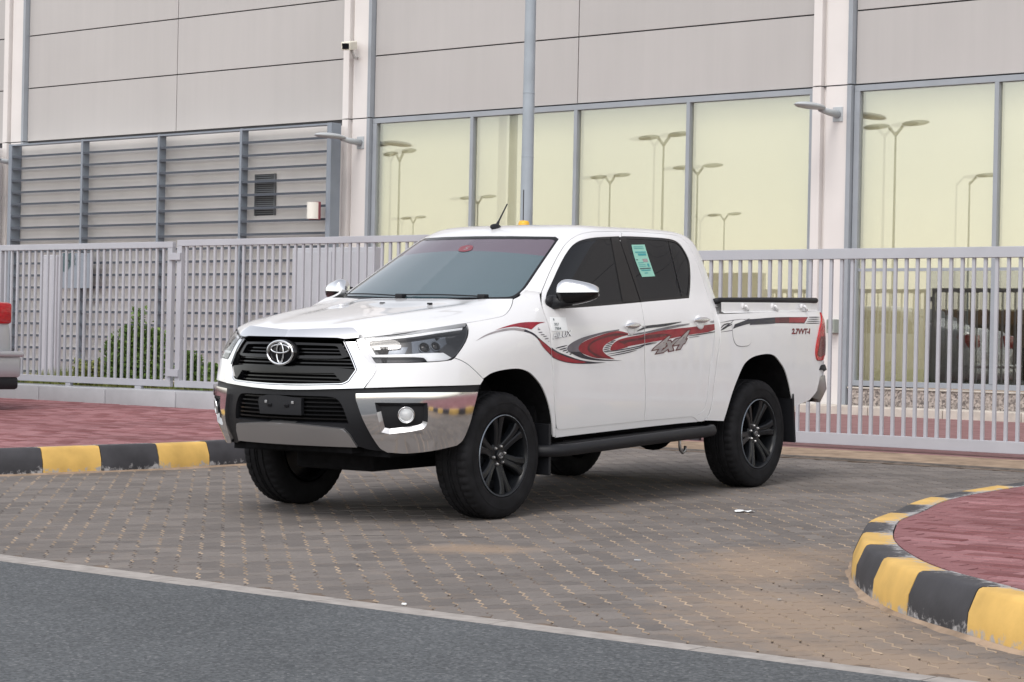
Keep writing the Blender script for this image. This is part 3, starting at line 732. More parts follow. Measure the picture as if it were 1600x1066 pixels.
# --- body panels
for s in (1, -1):
    near = s > 0
    fd = panel('fender', BODY, q2('fender'), paint, truck, gap=.0035, side=s)
    bedp = q2('bed'); bedp[3] = [5.6, 1.262]; bedp.insert(4, [5.725, 1.262, 1])
    bs = panel('bed_side', BODY, bedp, paint, truck, gap=.0035, side=s)
    df = panel('door', CAB, q2('door_front'), paint, truck, holes=[q2('door_front_hole')], gap=.003, side=s)
    dr = panel('door', CAB, q2('door_rear'), paint, truck, holes=[q2('door_rear_hole')], gap=.003, side=s)
    # glass and black pillar trim
    def mixp(a, b, t): return [a[0] + (b[0]-a[0])*t, a[1] + (b[1]-a[1])*t]
    fh = smooth_poly(q2('door_front_hole')); rh = smooth_poly(q2('door_rear_hole'))
    fe = q2('glass_front_rear_edge'); re_ = q2('glass_rear_front_edge'); qe = q2('quarter_edge')
    def ext(l, o=0.0):
        P_ = [np.array(k[:2]) for k in l]; P_ = [P_[0] + (P_[0] - P_[1]) * 1.5] + P_ + [P_[-1] + (P_[-1] - P_[-2]) * 1.5]
        return [k + np.array([o, 0]) for k in P_]
    def half(l, sgn, o=0.0, far=3.0):
        P_ = ext(l, o); return P_ + [P_[-1] + [sgn*far, 0], P_[0] + [sgn*far, 0]]
    def ring(p, g): return inset(p, g)
    def asraw(p): return [tuple(k) for k in p]
    panel('glass', CAB, asraw(fh), M['tint'], df, d=-.006, th=.0, side=s, clip=half(fe, -1, .010), raw=True, gap=-.003)
    panel('glass', CAB, asraw(rh), M['tint'], dr, d=-.006, th=.0, side=s, clip=ext(re_, -.006) + ext(qe, -.004)[::-1], raw=True, gap=-.003)
    panel('quarter_glass', CAB, asraw(rh), M['tint'], dr, d=-.007, th=.0, side=s, clip=half(qe, 1, .008), raw=True, gap=-.003)
    # black applique over the whole centre pillar, one piece per door
    se = q2('split_edge')
    for l1, o1, l2, o2, dd in ((fe, .003, se, -.004, df), (se, .004, re_, -.002, dr)):
        q_ = [tuple(k + [0, .001]) for k in ext(l1, o1)[1:-1]] + [tuple(k + [0, .001]) for k in ext(l2, o2)[1:-1]][::-1]
        panel('pillar_trim', CAB, q_, M['gloss'], dd, d=.0012, th=.006, side=s, raw=True)
    # window seals: a thin black ring proud of the glass
    for hole, dd in ((fh, df), (rh, dr)):
        o1 = inset(hole, -.003); o2 = inset(hole, .016)
        n = len(o1); panel('window_seal', CAB, asraw(o1), M['gloss'], dd, holes=[asraw(o2)] , d=-.0035, th=.004, side=s, raw=True)
    # door handle: chrome grip over a shallow cup
    for nm, dd in (('handle_f', df), ('handle_r', dr)):
        a, b, c, e = G[nm]
        cu, cz = (a[0]+b[0])/2, (a[1]+b[1])/2; hw = (b[0]-a[0])/2 * .92
        P, N = CAB.at(cu, cz, .012)
        up = Vector((0, 0, 1)); T = N.cross(up).normalized()
        if T.x < 0: T = -T
        U = T.cross(N).normalized()
        if U.z < 0: U = -U
        def place(geo):
            return [tuple((P + T*v[0] + N*v[1] + U*v[2])) for v in geo[0]], geo[1]
        sl = (b[1]-a[1])/(b[0]-a[0])
        g = ellipsoid((0, .008, 0), (hw, .016, .021), 24, 12)
        g = ([(v[0], v[1], v[2]*(1 - .35*(v[0]/hw)**2) + v[0]*sl*.6) for v in g[0]], g[1])
        cup = ellipsoid((-.005, -.012, -.012), (hw*.50, .014, .050), 24, 12)
        if not near:
            fl = lambda gg: ([(v[0], -v[1], v[2]) for v in gg[0]], [f[::-1] for f in gg[1]])
        else: fl = lambda gg: gg
        o = mk('door_handle', fl(place(g)), M['chrome'], dd, smooth=True)
        if near: mk('handle_cup', fl(place(cup)), paint, dd, smooth=True)
    if near: door_f, door_r, fender_n, bed_n = df, dr, fd, bs
    # sill under the doors
    panel('sill', CAB, q2('sill')[:1] + q2('sill')[1:] + [[2.30, .598], [2.2, .556], [2.0, .541], [1.6, .533], [1.2, .526], [1.0, .520], [.955, .525]], paint, truck, gap=0, side=s, d=-.003, th=.03)

# --- cab shell: roof, pillars and the panel behind the rear doors in one pressing
ws = q2('ws'); ws = ws[:-1] + [[0, 1.337]]; ws[0] = [0, 1.7505]
dF = q2('door_front'); dR = q2('door_rear')
seamtop = [k[:2] for k in dF[:10]]                     # up the A pillar to the roof
rtop = [k[:2] for k in dR[1:11]]
rdown = [k[:2] for k in dR[11:19]]
shell = [[0, 1.7505]] + [list(k) for k in ws[1:7]] + [[.640, 1.356, 1], [.700, 1.345], [.757, 1.372, 1]] + seamtop[1:] + rtop + rdown
shell += [[2.2, .530], [2.25, .503, 1], [2.318, .503, 1]]
cr = q2('cab_rear_edge')
shell += [k[:2] for k in cr[::-1]] + [[2.50, 1.29, 1], [3.395, 1.25, 1], [3.395, 2.04, 1], [0, 2.04]]
panel('cab_shell', CAB, shell, paint, truck, full=True, gap=.001, grid=.03)
# top of the roof (closes the crown)
ring_ = [CAB.at(a, 2.02, 0.0)[0] for a in np.linspace(-3.39, 3.39, 60)]
V = [tuple(p) for p in ring_] + [(1.76, 0, 1.8425)]
mk('roof_crown', (V, [(i, (i + 1) % 60, 60) for i in range(60)]), paint, truck, smooth=True)
# windscreen
wsp = q2('ws'); wsp[0] = [0, 1.7505]; wsp[-1] = [0, 1.330]
wsp = [[k[0], k[1] - (.010 if k[1] < 1.36 else 0)] + k[2:] for k in wsp]
st = q2('ws_strip')
line_z = lambda a: 1.650 - .036 * (abs(a) / .62) ** 2
lo = [np.array([a, line_z(a)]) for a in np.linspace(-.8, .8, 17)]
wsh = panel('windscreen', CAB, wsp, M['shield'], truck, full=True, d=-.004, th=0, clip=lo[::-1] + [np.array([-.8, 1.2]), np.array([.8, 1.2])], grid=.021)
panel('sun_strip', CAB, wsp, M['strip'], wsh, full=True, d=-.004, th=0, clip=lo + [np.array([.8, 1.9]), np.array([-.8, 1.9])])
wsm = smooth_poly(mirror(wsp)); o2 = inset(wsm, .018)
panel('screen_seal', CAB, [tuple(k) for k in inset(wsm, -.002)], M['gloss'], wsh, holes=[[tuple(k) for k in o2]], d=-.0025, th=.004, raw=True)
em = q2('ws_emblem')
panel('screen_decal', CAB, em, M['red_print'], wsh, d=-.001, th=0)
cx = sum(k[0] for k in em)/4; cz = sum(k[1] for k in em)/4
text_on('screen_decal', CAB, text_geo('S', 1, .02), [[cx-.006, cz-.011], [cx+.022, cz-.011], [cx+.028, cz+.010], [cx, cz+.010]], M['d_tan'], wsh, d=.0005)
# rear window
panel('rear_window', CAB, [[2.80, 1.36], [2.80, 1.64], [2.86, 1.70], [3.39, 1.70, 1], [3.39, 1.34, 1], [2.86, 1.34]], M['tint'], truck, d=.004, th=.01)
panel('rear_window', CAB, [[2.80, 1.36], [2.80, 1.64], [2.86, 1.70], [3.39, 1.70, 1], [3.39, 1.34, 1], [2.86, 1.34]], M['tint'], truck, d=.004, th=.01, side=-1)
# wipers
for a0, a1, z0, z1 in ((.44, -.10, 1.340, 1.347), (-.08, -.60, 1.340, 1.350)):
    pts = [CAB.at(a0 + (a1-a0)*t, z0 + (z1-z0)*t + .006*math.sin(t*3), .008)[0] for t in np.linspace(0, 1, 9)]
    g = tube(pts, .0045, 6)
    g2 = box(pts[0].x - .035, pts[0].x + .02, pts[0].y - .025, pts[0].y + .03, pts[0].z - .018, pts[0].z + .014, .006)
    mk('wiper', join(g, g2), M['plastic'], wsh, smooth=True)

# --- bonnet
he = [Vector(BODY.at(k[0], k[1])[0]) for k in smooth_poly([q[:2] for q in q2('hood_edge')], 6, closed=False)]
L = [0]
for a, b in zip(he, he[1:]): L.append(L[-1] + (b - a).length)
HE = np.array([tuple(p) for p in he]); L = np.array(L) / L[-1]
def hedge(p): return np.array([np.interp(p, L, HE[:, k]) for k in range(3)])
_m = np.array([(0, -.936, 1.134), (.04, -.915, 1.158), (.1, -.86, 1.180), (.25, -.66, 1.218), (.5, -.33, 1.263), (.75, -.03, 1.300), (.9, .10, 1.320), (1, .20, 1.333)])
def hpt(p, q):
    E = hedge(p); m = np.array([vpchip(_m[:, 0], _m[:, k], [p])[0] for k in (1, 2)])
    a = abs(q)
    x = m[0] + (E[0] - m[0]) * a ** 2.0
    y = E[1] * a
    dz = m[1] - E[2]
    z = E[2] + dz * (1 - (.5 * a ** 2.2 + .5 * a ** 7)) 
    z += .010 * math.exp(-((a - (.50 + .22 * p)) / .10) ** 2) * min(1, p * 4) * min(1, (1 - p) * 5) - .006 * math.exp(-((a - (.36 + .2 * p)) / .12) ** 2) * min(1, p * 4)
    return (x, y if q > 0 else -y, z)
nu, nv = 64, 72
V = [hpt((i / nu) ** 1.15, 2 * j / nv - 1) for i in range(nu + 1) for j in range(nv + 1)]
F = [(i*(nv+1)+j, i*(nv+1)+j+1, (i+1)*(nv+1)+j+1, (i+1)*(nv+1)+j) for i in range(nu) for j in range(nv)]
# fold all round
bl = [(0, j) for j in range(nv + 1)] + [(i, nv) for i in range(1, nu + 1)] + [(nu, j) for j in range(nv - 1, -1, -1)] + [(i, 0) for i in range(nu - 1, 0, -1)]
ids = [i*(nv+1)+j for i, j in bl]; b0 = len(V)
for (i, j), k in zip(bl, ids):
    v = V[k]; V.append((v[0] + (.004 if i == 0 else 0), v[1] * .994, v[2] - .022))
F += [(ids[k], b0 + k, b0 + (k + 1) % len(ids), ids[(k + 1) % len(ids)]) for k in range(len(ids))]
# q runs from the truck's left (-) to right (+): orient upwards
def orient(V, F, up):
    a, b, c = (Vector(V[i]) for i in F[0][:3])
    return F if (b - a).cross(c - a).dot(up) > 0 else [f[::-1] for f in F]
V = [(v[0], v[1], v[2]) for v in V]
hood = mk('bonnet', (V, orient(V, F, Vector((0, 0, 1)))), paint, truck, smooth=True, sharp=50)
# cowl between bonnet and glass
V = []
for q in np.linspace(-1, 1, 25):
    a = hpt(1.0, q); b = CAB.at(-q * .60, 1.325, -.01)[0]
    V += [(a[0] - .03, a[1], a[2] - .025), (b.x, a[1], b.z)]
mk('cowl', (V, [(2*i, 2*i+1, 2*i+3, 2*i+2) for i in range(24)]), M['plastic'], truck)
for y in (-.33, .05):
    mk('washer_nozzle', box(-.03, .0, y - .012, y + .012, 1.296, 1.308, .003), M['plastic'], hood)

# --- nose
fbu = [panel('front_bumper', BODY, q2('front_bumper_upper'), paint, truck, gap=.002, side=s, th=.02) for s in (1, -1)]
opn = mirror(q2('lower_opening'))
blk = panel('bumper_cover', BODY, q2('front_bumper_black'), M['plastic'], truck, full=True, holes=[opn], d=-.012, th=.05)
panel('opening_backing', BODY, q2('lower_opening'), M['void'], blk, full=True, d=-.07, th=0, gap=-.03)
def sbar(name, S, u0, u1, z0, z1, d, th, mat, parent, side='both', n=12):
    uu = np.linspace(u0, u1, n); V = []
    for u in uu:
        for z, dd in ((z0, d), (z1, d), (z1, d - th), (z0, d - th)):
            p = S.at(u, z, dd)[0]; V.append(tuple(p))
    F = []
    for i in range(n - 1):
        for k in range(4):
            F.append((i*4+k, i*4+(k+1) % 4, (i+1)*4+(k+1) % 4, (i+1)*4+k))
    F += [(0, 1, 2, 3), ((n-1)*4+3, (n-1)*4+2, (n-1)*4+1, (n-1)*4)]
    return mk(name, (V, F), mat, parent)
for k in range(6):
    z = .612 + k * .0255; u = .455 - .012 * max(0, k - 2) - .02 * max(0, k - 4)
    sbar('grille_slat', BODY, -u, u, z, z + .009, -.03, .03, M['gloss'], blk)
pl = q2('plate')
plate = panel('plate_holder', BODY, [[-.165, .742], [.165, .742, 1], [.165, .640, 1], [-.165, .640, 1]], M['plastic'], blk, d=-.004, th=.03)
for u in (-.105, .105):
    P, N = BODY.at(u, .714, .0)
    mk('plate_screw', box(P.x - .004, P.x + .004, P.y - .009, P.y + .009, P.z - .009, P.z + .009, .003), M['hub_metal'], plate)
for u in (-.075, .06):
    P, N = BODY.at(u, .695, -.002)
    mk('plate_clip', box(P.x - .006, P.x + .004, P.y - .016, P.y + .016, P.z - .010, P.z + .010, .004), M['gloss'], plate)
sk = q2('skid')
panel('skid_plate', BODY, sk, M['satin'], truck, full=True, d=.006, th=.05)
skb = [[0, .590, 1], [.433, .566, 1], [.452, .548, 1], [0, .577, 1]]
panel('skid_edge', BODY, mirror(skb), M['hub_metal'], truck, d=.0095, th=.006, raw=True)
# chrome corners with the fog lamps
for s in (1, -1):
    cc = panel('bumper_corner', BODY, q2('chrome_corner'), M['chrome'], truck, holes=[q2('fog_pocket')], d=.014, th=.04, side=s, grid=.02)
    # sloping surround from the chrome face down to the black pocket
    fo = smooth_poly(q2('fog_pocket')); n = len(fo)
    panel('fog_pocket', BODY, q2('fog_pocket'), M['plastic'], cc, d=-.014, th=0, gap=.012, side=s)
    V = []
    fi = inset(fo, .022) if area(fo) > 0 else inset(fo[::-1], .022)
    fo2 = fo if area(fo) > 0 else fo[::-1]
    P1, _ = BODY.ev([p[0] for p in fo2], [p[1] for p in fo2], .013); P2, _ = BODY.ev([p[0] for p in fi], [p[1] for p in fi], -.010)
    if s < 0: P1[:, 1] *= -1; P2[:, 1] *= -1
    m = len(fo2)
    fb = mk('fog_bezel', (P1.tolist() + P2.tolist(), [(i, (i+1) % m, m + (i+1) % m, m + i) for i in range(m)]), M['plastic'], cc)
    fb.data.materials.append(M['satin']); ctr = P1.mean(0)
    for f in fb.data.polygons:
        cn = f.center
        if cn.z < ctr[2] - .02 or (abs(cn.y) < abs(ctr[1]) - .06 and cn.z < ctr[2] + .05): f.material_index = 1
    fc = G['fog_centre'][0]; P, N = BODY.at(fc[0] * s, fc[1] , -.004)
    q = (-N).to_track_quat('Y', 'Z').to_matrix().to_4x4(); mt = Matrix.Translation(P) @ q
    fl_ = mk('fog_lamp', xform(lathe([(.030, .03), (.047, .004), (.050, -.008), (.047, -.012), (.043, -.006), (.040, .0)], 28), mt), M['chrome'], cc, smooth=True)
    gl_ = xform(lathe([(.0005, -.012), (.02, -.010), (.036, -.003), (.042, .004)], 24), mt)
    gn = (Vector(gl_[0][gl_[1][0][1]]) - Vector(gl_[0][gl_[1][0][0]])).cross(Vector(gl_[0][gl_[1][0][2]]) - Vector(gl_[0][gl_[1][0][1]]))
    mk('fog_glass', (gl_[0], gl_[1] if gn.dot(N) > 0 else [f[::-1] for f in gl_[1]]), M['lens'], fl_, smooth=True)
    mk('fog_reflector', xform(lathe([(.0005, .004), (.02, .002), (.035, -.001), (.041, -.004)], 20), mt), M['drl'], fl_, smooth=True)
# grille
gi = q2('grille_inner'); go = q2('grille_outer')
backing = panel('grille', BODY, gi, M['void'], truck, full=True, d=-.075, th=0, gap=-.02)
# chrome surround: two legs and the bottom bar
ring_o = mirror(go); ring_i = mirror(gi)
sur = panel('grille_surround', BODY, ring_o, M['chrome'], truck, holes=[ring_i], d=.006, th=.055, clip=[np.array(k) for k in ([-1, .7], [1, .7], [1, 1.074], [-1, 1.074])], grid=.02)
# bright bevel round the opening
gis = smooth_poly(ring_i); gis = gis if area(gis) > 0 else gis[::-1]
gA = inset(gis, -.010); gB = inset(gis, .012)
PA, _ = BODY.ev([p[0] for p in gA], [p[1] for p in gA], .0125); PB, _ = BODY.ev([p[0] for p in gis], [p[1] for p in gis], .002)
n = len(gis)
fc_ = [(i, (i+1) % n, n + (i+1) % n, n + i) for i in range(n) if min(gis[i][1], gis[(i+1) % n][1]) < 1.065]
mk('surround_bevel', (PA.tolist() + PB.tolist(), fc_), M['chrome'], sur, smooth=True)
panel('bonnet_lip', BODY, q2('hood_lip'), M['chrome'], truck, full=True, d=.010, th=.03, grid=.015)
for k in range(11):                                   # fine black bars across the whole opening
    z = .842 + k * .0215
    u = np.interp(z, [.83, .86, .914, .995, 1.07], [.39, .46, .50, .46, .415])
    sbar('grille_bar', BODY, -u, u, z, z + .007, -.03, .03, M['gloss'], backing, n=16)
fro = [[0, 1.070, 1], [.405, 1.066, 1], [.43, 1.035], [.463, .992, 1], [.40, .979], [0, .976, 1]]
fri = [[0, 1.056, 1], [.365, 1.053], [.385, 1.045, 1], [.415, .996, 1], [0, .991, 1]]
panel('grille_frame', BODY, mirror(fro), M['gloss'], backing, holes=[mirror(fri)], d=-.006, th=.035, grid=.02)
bar_ = [[0, .925, 1], [.36, .925], [.507, .916, 1], [.506, .905], [.468, .855, 1], [.43, .840, 1], [.395, .872], [.375, .893, 1], [0, .888, 1]]
panel('grille_crossbar', BODY, mirror(bar_), M['gloss'], backing, d=.000, th=.05, grid=.02)
badge = mk('badge_base', xform(lathe([(.0005, -.012), (.085, -.012), (.104, -.006), (.112, .006), (.112, .03)], 40, 'X'), Matrix.Translation((-1.006, 0, 1.006)) @ Matrix.Diagonal((1, 1.0, .70, 1))), M['gloss'], backing, smooth=True)
emblem('emblem', M['chrome'], badge, (-1.024, 0, 1.006), .100, .0685, -1, .0085)
# headlamps
for s in (1, -1):
    panel('headlight_trim', BODY, q2('hl_trim'), M['satin'], truck, d=-.004, th=.03, side=s, grid=.02)
    hl = panel('headlight', BODY, q2('headlight'), M['housing'], truck, d=-.035, th=0, side=s, gap=-.004)
    P1 = smooth_poly(q2('headlight')); P1 = P1 if area(P1) > 0 else P1[::-1]
    A_, _ = BODY.ev([p[0] for p in P1], [p[1] for p in P1], -.002); B_, _ = BODY.ev([p[0] for p in P1], [p[1] for p in P1], -.036)
    if s < 0: A_[:, 1] *= -1; B_[:, 1] *= -1
    n = len(P1)
    mk('lamp_rim', (A_.tolist() + B_.tolist(), [(i, (i+1) % n, n + (i+1) % n, n + i) for i in range(n)]), M['housing'], hl)
    panel('light_guide', BODY, q2('hl_drl_top'), M['drl'], hl, d=-.006, th=.006, side=s, grid=.02)
    panel('light_guide', BODY, q2('hl_drl_side'), M['drl'], hl, d=-.0055, th=.006, side=s, grid=.02)
    panel('light_guide', BODY, q2('hl_drl_bottom'), M['drl'], hl, d=-.005, th=.006, side=s, grid=.02)
    panel('bezel_end', BODY, q2('hl_dark_end'), M['housing'], hl, d=-.008, th=.02, side=s, grid=.02)
    panel('reflector', BODY, [[.63, 1.055, 1], [.83, 1.062, 1], [.80, 1.012, 1], [.655, 1.010, 1]], M['reflector'], hl, d=-.030, th=.0, side=s)
    panel('inner_bar', BODY, q2('hl_bezel_in'), M['hub_metal'], hl, d=-.018, th=.01, side=s, grid=.02)
    panel('reflector', BODY, [[.86, 1.095, 1], [1.16, 1.125, 1], [1.13, 1.03], [1.08, 1.0, 1], [.86, 1.0, 1]], M['reflector'], hl, d=-.030, th=.0, side=s)
    for (u, z), r in (((.953, 1.056), .032), ((1.050, 1.064), .028)):
        P, N = BODY.at(u * s, z, -.030)
        q = (-N).to_track_quat('Y', 'Z').to_matrix().to_4x4(); mt = Matrix.Translation(P) @ q
        mk('projector', xform(lathe([(r*1.15, .006), (r*1.18, -.006), (r*1.02, -.010), (r, -.004)], 26), mt), M['reflector'], hl, smooth=True)
        mk('projector_glass', xform(lathe([(.0005, -.016), (r*.5, -.013), (r*.85, -.006), (r, .0)], 22), mt), M['gloss'], hl, smooth=True)
    panel('lamp_cover', BODY, q2('headlight'), M['lens'], hl, d=.002, th=0, side=s, gap=.003, grid=.02)

# --- arch liners, dark inner body and chassis
def arch_liner(ids, name, S_, s):
    V = []
    for k in ids:
        P = S_.at(k[0], k[1], -.006)[0]
        V += [(P.x, -s * abs(P.y), P.z), (P.x, -s * .48, P.z)]
    n = len(ids)
    return mk(name, (V, [(2*i, 2*i+1, 2*i+3, 2*i+2) for i in range(n - 1)]), M['void'], truck)
for s in (1, -1):
    fa = [k[:2] for k in smooth_poly([q[:2] for q in q2('fender')[17:28]], 5, closed=False)]
    cc = [k[:2] for k in q2('chrome_corner')[2:7]]
    arch_liner(list(fa) + [(1.36, .80)] + cc, 'arch_liner', BODY, s)
    ba = [k[:2] for k in smooth_poly([q[:2] for q in q2('bed')[14:27]], 5, closed=False)]
    arch_liner(ba, 'arch_liner', BODY, s)
    # backs of the wheel houses
    for x0, x1 in ((-.55, .52), (2.55, 3.62)):
        mk('wheel_house', box(x0, x1, -s*.50 - .01, -s*.50 + .01, .42, 1.0), M['void'], truck)
mk('chassis', join(box(-.86, .75, -.42, .42, .42, .62), box(.5, 4.0, -.45, .45, .40, .50), box(.58, 2.5, -.80, .80, .46, .60), box(-.75, -.50, -.62, .62, .40, .60),
                   box(-.35, .35, -.50, .50, .62, 1.05), box(2.62, 4.02, -.50, .50, .50, .97), box(2.50, 3.70, -.86, .86, .955, .975)), M['void'], truck)
mk('oil_pan', join(box(-.52, .22, -.30, .32, .285, .44, .02), box(.5, 1.2, -.16, .16, .30, .44, .02)), M['void'], truck)
mk('front_axle', join(tube([(0, -.72, .385), (0, .72, .385)], .035, 10), ellipsoid((0, .18, .38), (.15, .14, .13), 16, 10), tube([(.02, -.66, .33), (.10, -.30, .36)], .03, 8), tube([(.02, .66, .33), (.10, .30, .36)], .03, 8)), M['void'], truck, smooth=True)
mk('rear_axle', join(tube([(3.085, -.72, .385), (3.085, .72, .385)], .05, 10), ellipsoid((3.085, 0, .385), (.17, .16, .16), 16, 10)), M['void'], truck, smooth=True)
mk('spare_wheel', xform(lathe([(.10, -.1), (.35, -.11), (.38, -.08), (.385, 0), (.38, .08), (.35, .11), (.10, .1)], 32, 'Z'), Matrix.Translation((3.75, 0, .52))), M['rubber'], truck, smooth=True)
mk('inner_body', join(box(-.52, .48, -.78, .78, .95, 1.10), box(-.80, -.45, -.62, .62, .50, 1.05), box(.45, 2.55, -.80, .80, .55, 1.22), box(1.12, 2.4, -.54, .54, 1.2, 1.64)), M['void'], truck)
# tie-down hook under the sill
mk('tow_hook', tube([(2.33, -.70, .42), (2.33, -.70, .33), (2.34, -.70, .295), (2.37, -.70, .275), (2.40, -.70, .290), (2.405, -.70, .32)], .011, 8), M['hub_metal'], truck, smooth=True)

# --- load bed
bed = mk('load_bed', join(box(2.62, 4.12, -.80, .80, .98, 1.0), box(2.60, 2.64, -.82, .82, .98, 1.30), box(4.08, 4.12, -.80, .80, .78, 1.24),
                          box(2.62, 4.1, -.83, -.79, .98, 1.26), box(2.62, 4.1, .79, .83, .98, 1.26)), paint, truck)
TE = float(_s[-1]) - .01
for s in (1, -1):
    panel('tailgate', BODY, [[5.87, 1.25, 1], [TE, 1.25, 1], [TE, .66, 1], [5.70, .66, 1], [5.68, .86], [5.72, .89, 1], [5.80, .90, 1]], paint, truck, side=s, gap=.001)
    tl = [list(k[:2]) for k in G['tail_lamp_front']]
    lam = [[5.722, 1.252, 1]] + [[5.6057, 1.147], [5.5377, 1.013], [5.5289, .9385], [5.545, .905], [5.5564, .897, 1], [5.66, .895, 1], [5.70, .93], [5.79, .97], [5.85, 1.02], [5.86, 1.10], [5.80, 1.19]]
    o = panel('tail_light', BODY, lam, M['red_lens'], truck, side=s, d=.010, th=.035, grid=.02)
    panel('lens_insert', BODY, [[5.552, .93], [5.565, 1.00], [5.60, 1.075, 1], [5.84, 1.075, 1], [5.82, 1.0], [5.74, .965], [5.66, .935]], M['red_lens_dark'], o, side=s, d=.0115, th=0, grid=.02)
    # top of the bed side: recessed strip, black rail and hooks
    V = []; xs = np.linspace(2.60, 4.06, 12)
    for x in xs:
        u = float(np.interp(x, _q[6:20, 0], _s[6:20])); z0 = 1.248 + .012 * min(1, (x - 2.5) / 1.2); P = BODY.at(u, z0 , 0)[0]; y = abs(P.y)
        for yy, zz in ((y - .001, z0), (y - .008, z0 + .006), (y - .022, z0 + .009), (y - .024, 1.325), (y - .06, 1.327), (y - .07, 1.24)):
            V.append((x, -s * yy, zz))
    bt = mk('bed_top', (V, [(i*6+k, i*6+k+1, (i+1)*6+k+1, (i+1)*6+k) for i in range(11) for k in range(5)]), paint, truck)
    mk('bed_rail', tube([(2.555, -s*.835, 1.330), (2.60, -s*.842, 1.337), (3.3, -s*.848, 1.342), (4.02, -s*.838, 1.343), (4.055, -s*.80, 1.340)], .021, 12), M['plastic'], truck, smooth=True)
    for x in (2.90, 3.32, 3.76):
        mk('rope_hook', join(tube([(x, -s*.868, 1.300), (x + .01, -s*.886, 1.300), (x + .015, -s*.892, 1.280), (x + .03, -s*.888, 1.272)], .011, 8), box(x - .03, x, -s*.87 - .012, -s*.87 + .012, 1.285, 1.318, .004)), paint, truck, smooth=True)
    # rear bumper corner
    path = [(3.88, -.878), (3.98, -.900), (4.07, -.897), (4.13, -.865), (4.175, -.79), (4.21, -.6), (4.23, 0)]
    def wrap(zs, th=.05):
        V = []
        for i, (x, y) in enumerate(path):
            lowz = zs[0] + max(0, (3 - i)) * .02
            for q, zz in enumerate((lowz, (zs[0]+zs[1])/2, zs[1])):
                b = (.012 if q == 1 else 0) - (.03 if q == 0 else 0)
                V.append((x + b*.5, s * (y - b), zz))
            V.append((x - th*.3, s * (y + th), zs[1])); V.append((x - th*.3, s * (y + th), lowz))
        return V, [(i*5+k, i*5+(k+1) % 5, (i+1)*5+(k+1) % 5, (i+1)*5+k) for i in range(len(path)-1) for k in range(5)]
    mk('rear_bumper', wrap((.575, .782)), M['satin'], truck, smooth=True, sharp=40)
    mk('bumper_step', wrap((.785, .862), .07), M['plastic'], truck, smooth=True, sharp=40)
    # side step
    p0 = [(.40, -.80, .392), (.43, -.90, .392), (.50, -.955, .394), (.62, -.972, .397), (1.4, -.975, .418), (2.20, -.972, .438), (2.33, -.955, .441), (2.42, -.90, .443), (2.46, -.80, .444)]
    g1 = tube([(x, s*y, z) for x, y, z in p0], [.038]*9, 12)
    g2 = ([(x, s*y, z) for x, y, z in ((.42, -.80, .425), (.56, -.96, .430), (2.28, -.96, .470), (2.44, -.80, .476), (.42, -.80, .375), (.56, -.96, .38), (2.28, -.96, .42), (2.44, -.80, .426))], [(0, 1, 2, 3), (4, 7, 6, 5), (0, 4, 5, 1), (1, 5, 6, 2), (2, 6, 7, 3), (3, 7, 4, 0)])
    stp = mk('side_step', join(g1, g2), M['plastic'], truck, smooth=True, sharp=40)
    mk('step_tread', ([(x, s*y, z) for x, y, z in ((.60, -.83, .4345), (.60, -.945, .4345), (2.24, -.945, .473), (2.24, -.83, .473), (.60, -.83, .430), (.60, -.945, .430), (2.24, -.945, .469), (2.24, -.83, .469))], [(0, 1, 2, 3), (0, 4, 5, 1), (1, 5, 6, 2), (2, 6, 7, 3), (3, 7, 4, 0)]), M['rubber'], stp)
    # mud flaps
    mk('mud_flap', join(box(.455, .475, min(-s*.62, -s*.915), max(-s*.62, -s*.915), .24, .56, .006)), M['plastic'], truck)
    mk('mud_flap', xform(box(-.01, .01, min(-s*.60, -s*.925), max(-s*.60, -s*.925), -.20, .16, .006), Matrix.Translation((3.555, 0, .50)) @ Matrix.Rotation(math.radians(-6), 4, 'Y')), M['plastic'], truck)
    # mirror
    V = []; F1 = []; F2 = []; nth = 28; sec = 15
    for i in range(sec):
        v = i / (sec - 1); y = -.875 - .235 * v
        w = (1 - (2*v - 1)**4) ** .42 if 0 < v < 1 else .02
        hz = (.094 - .050 * v ** 1.3) * max(w, .03); hx = (.085 - .02 * v) * max(w, .03); cz = 1.378 + .004 * v; cx_ = .60 + .095 * v
        for k in range(nth):
            th = 2 * math.pi * k / nth; ct, st_ = math.cos(th), math.sin(th)
            e = .80
            V.append((cx_ + hx * math.copysign(abs(ct)**e, ct), s * y, cz + hz * math.copysign(abs(st_)**e, st_)))
    for i in range(sec - 1):
        for k in range(nth):
            f = (i*nth+k, i*nth+(k+1) % nth, (i+1)*nth+(k+1) % nth, (i+1)*nth+k)
            th = 2 * math.pi * (k + .5) / nth
            (F1 if math.sin(th) > -.10 - .0*math.cos(th) and True else F2).append(f)
    mir = mk('wing_mirror', (V, F2), M['gloss'], truck, smooth=True)
    mk('mirror_cap', ([(v[0], v[1], v[2]) for v in V], F1), M['chrome'], mir, smooth=True)
    mk('mirror_glass', box(.735, .748, min(-s*.93, -s*1.06), max(-s*.93, -s*1.06), 1.34, 1.41, .01), M['tint'], mir)
    mk('mirror_arm', join(tube([(.56, -s*.83, 1.315), (.59, -s*.90, 1.318), (.625, -s*.96, 1.325)], [.05, .040, .03], 10), ellipsoid((.57, -s*.850, 1.322), (.075, .03, .042), 16, 8)), M['plastic'], mir, smooth=True)

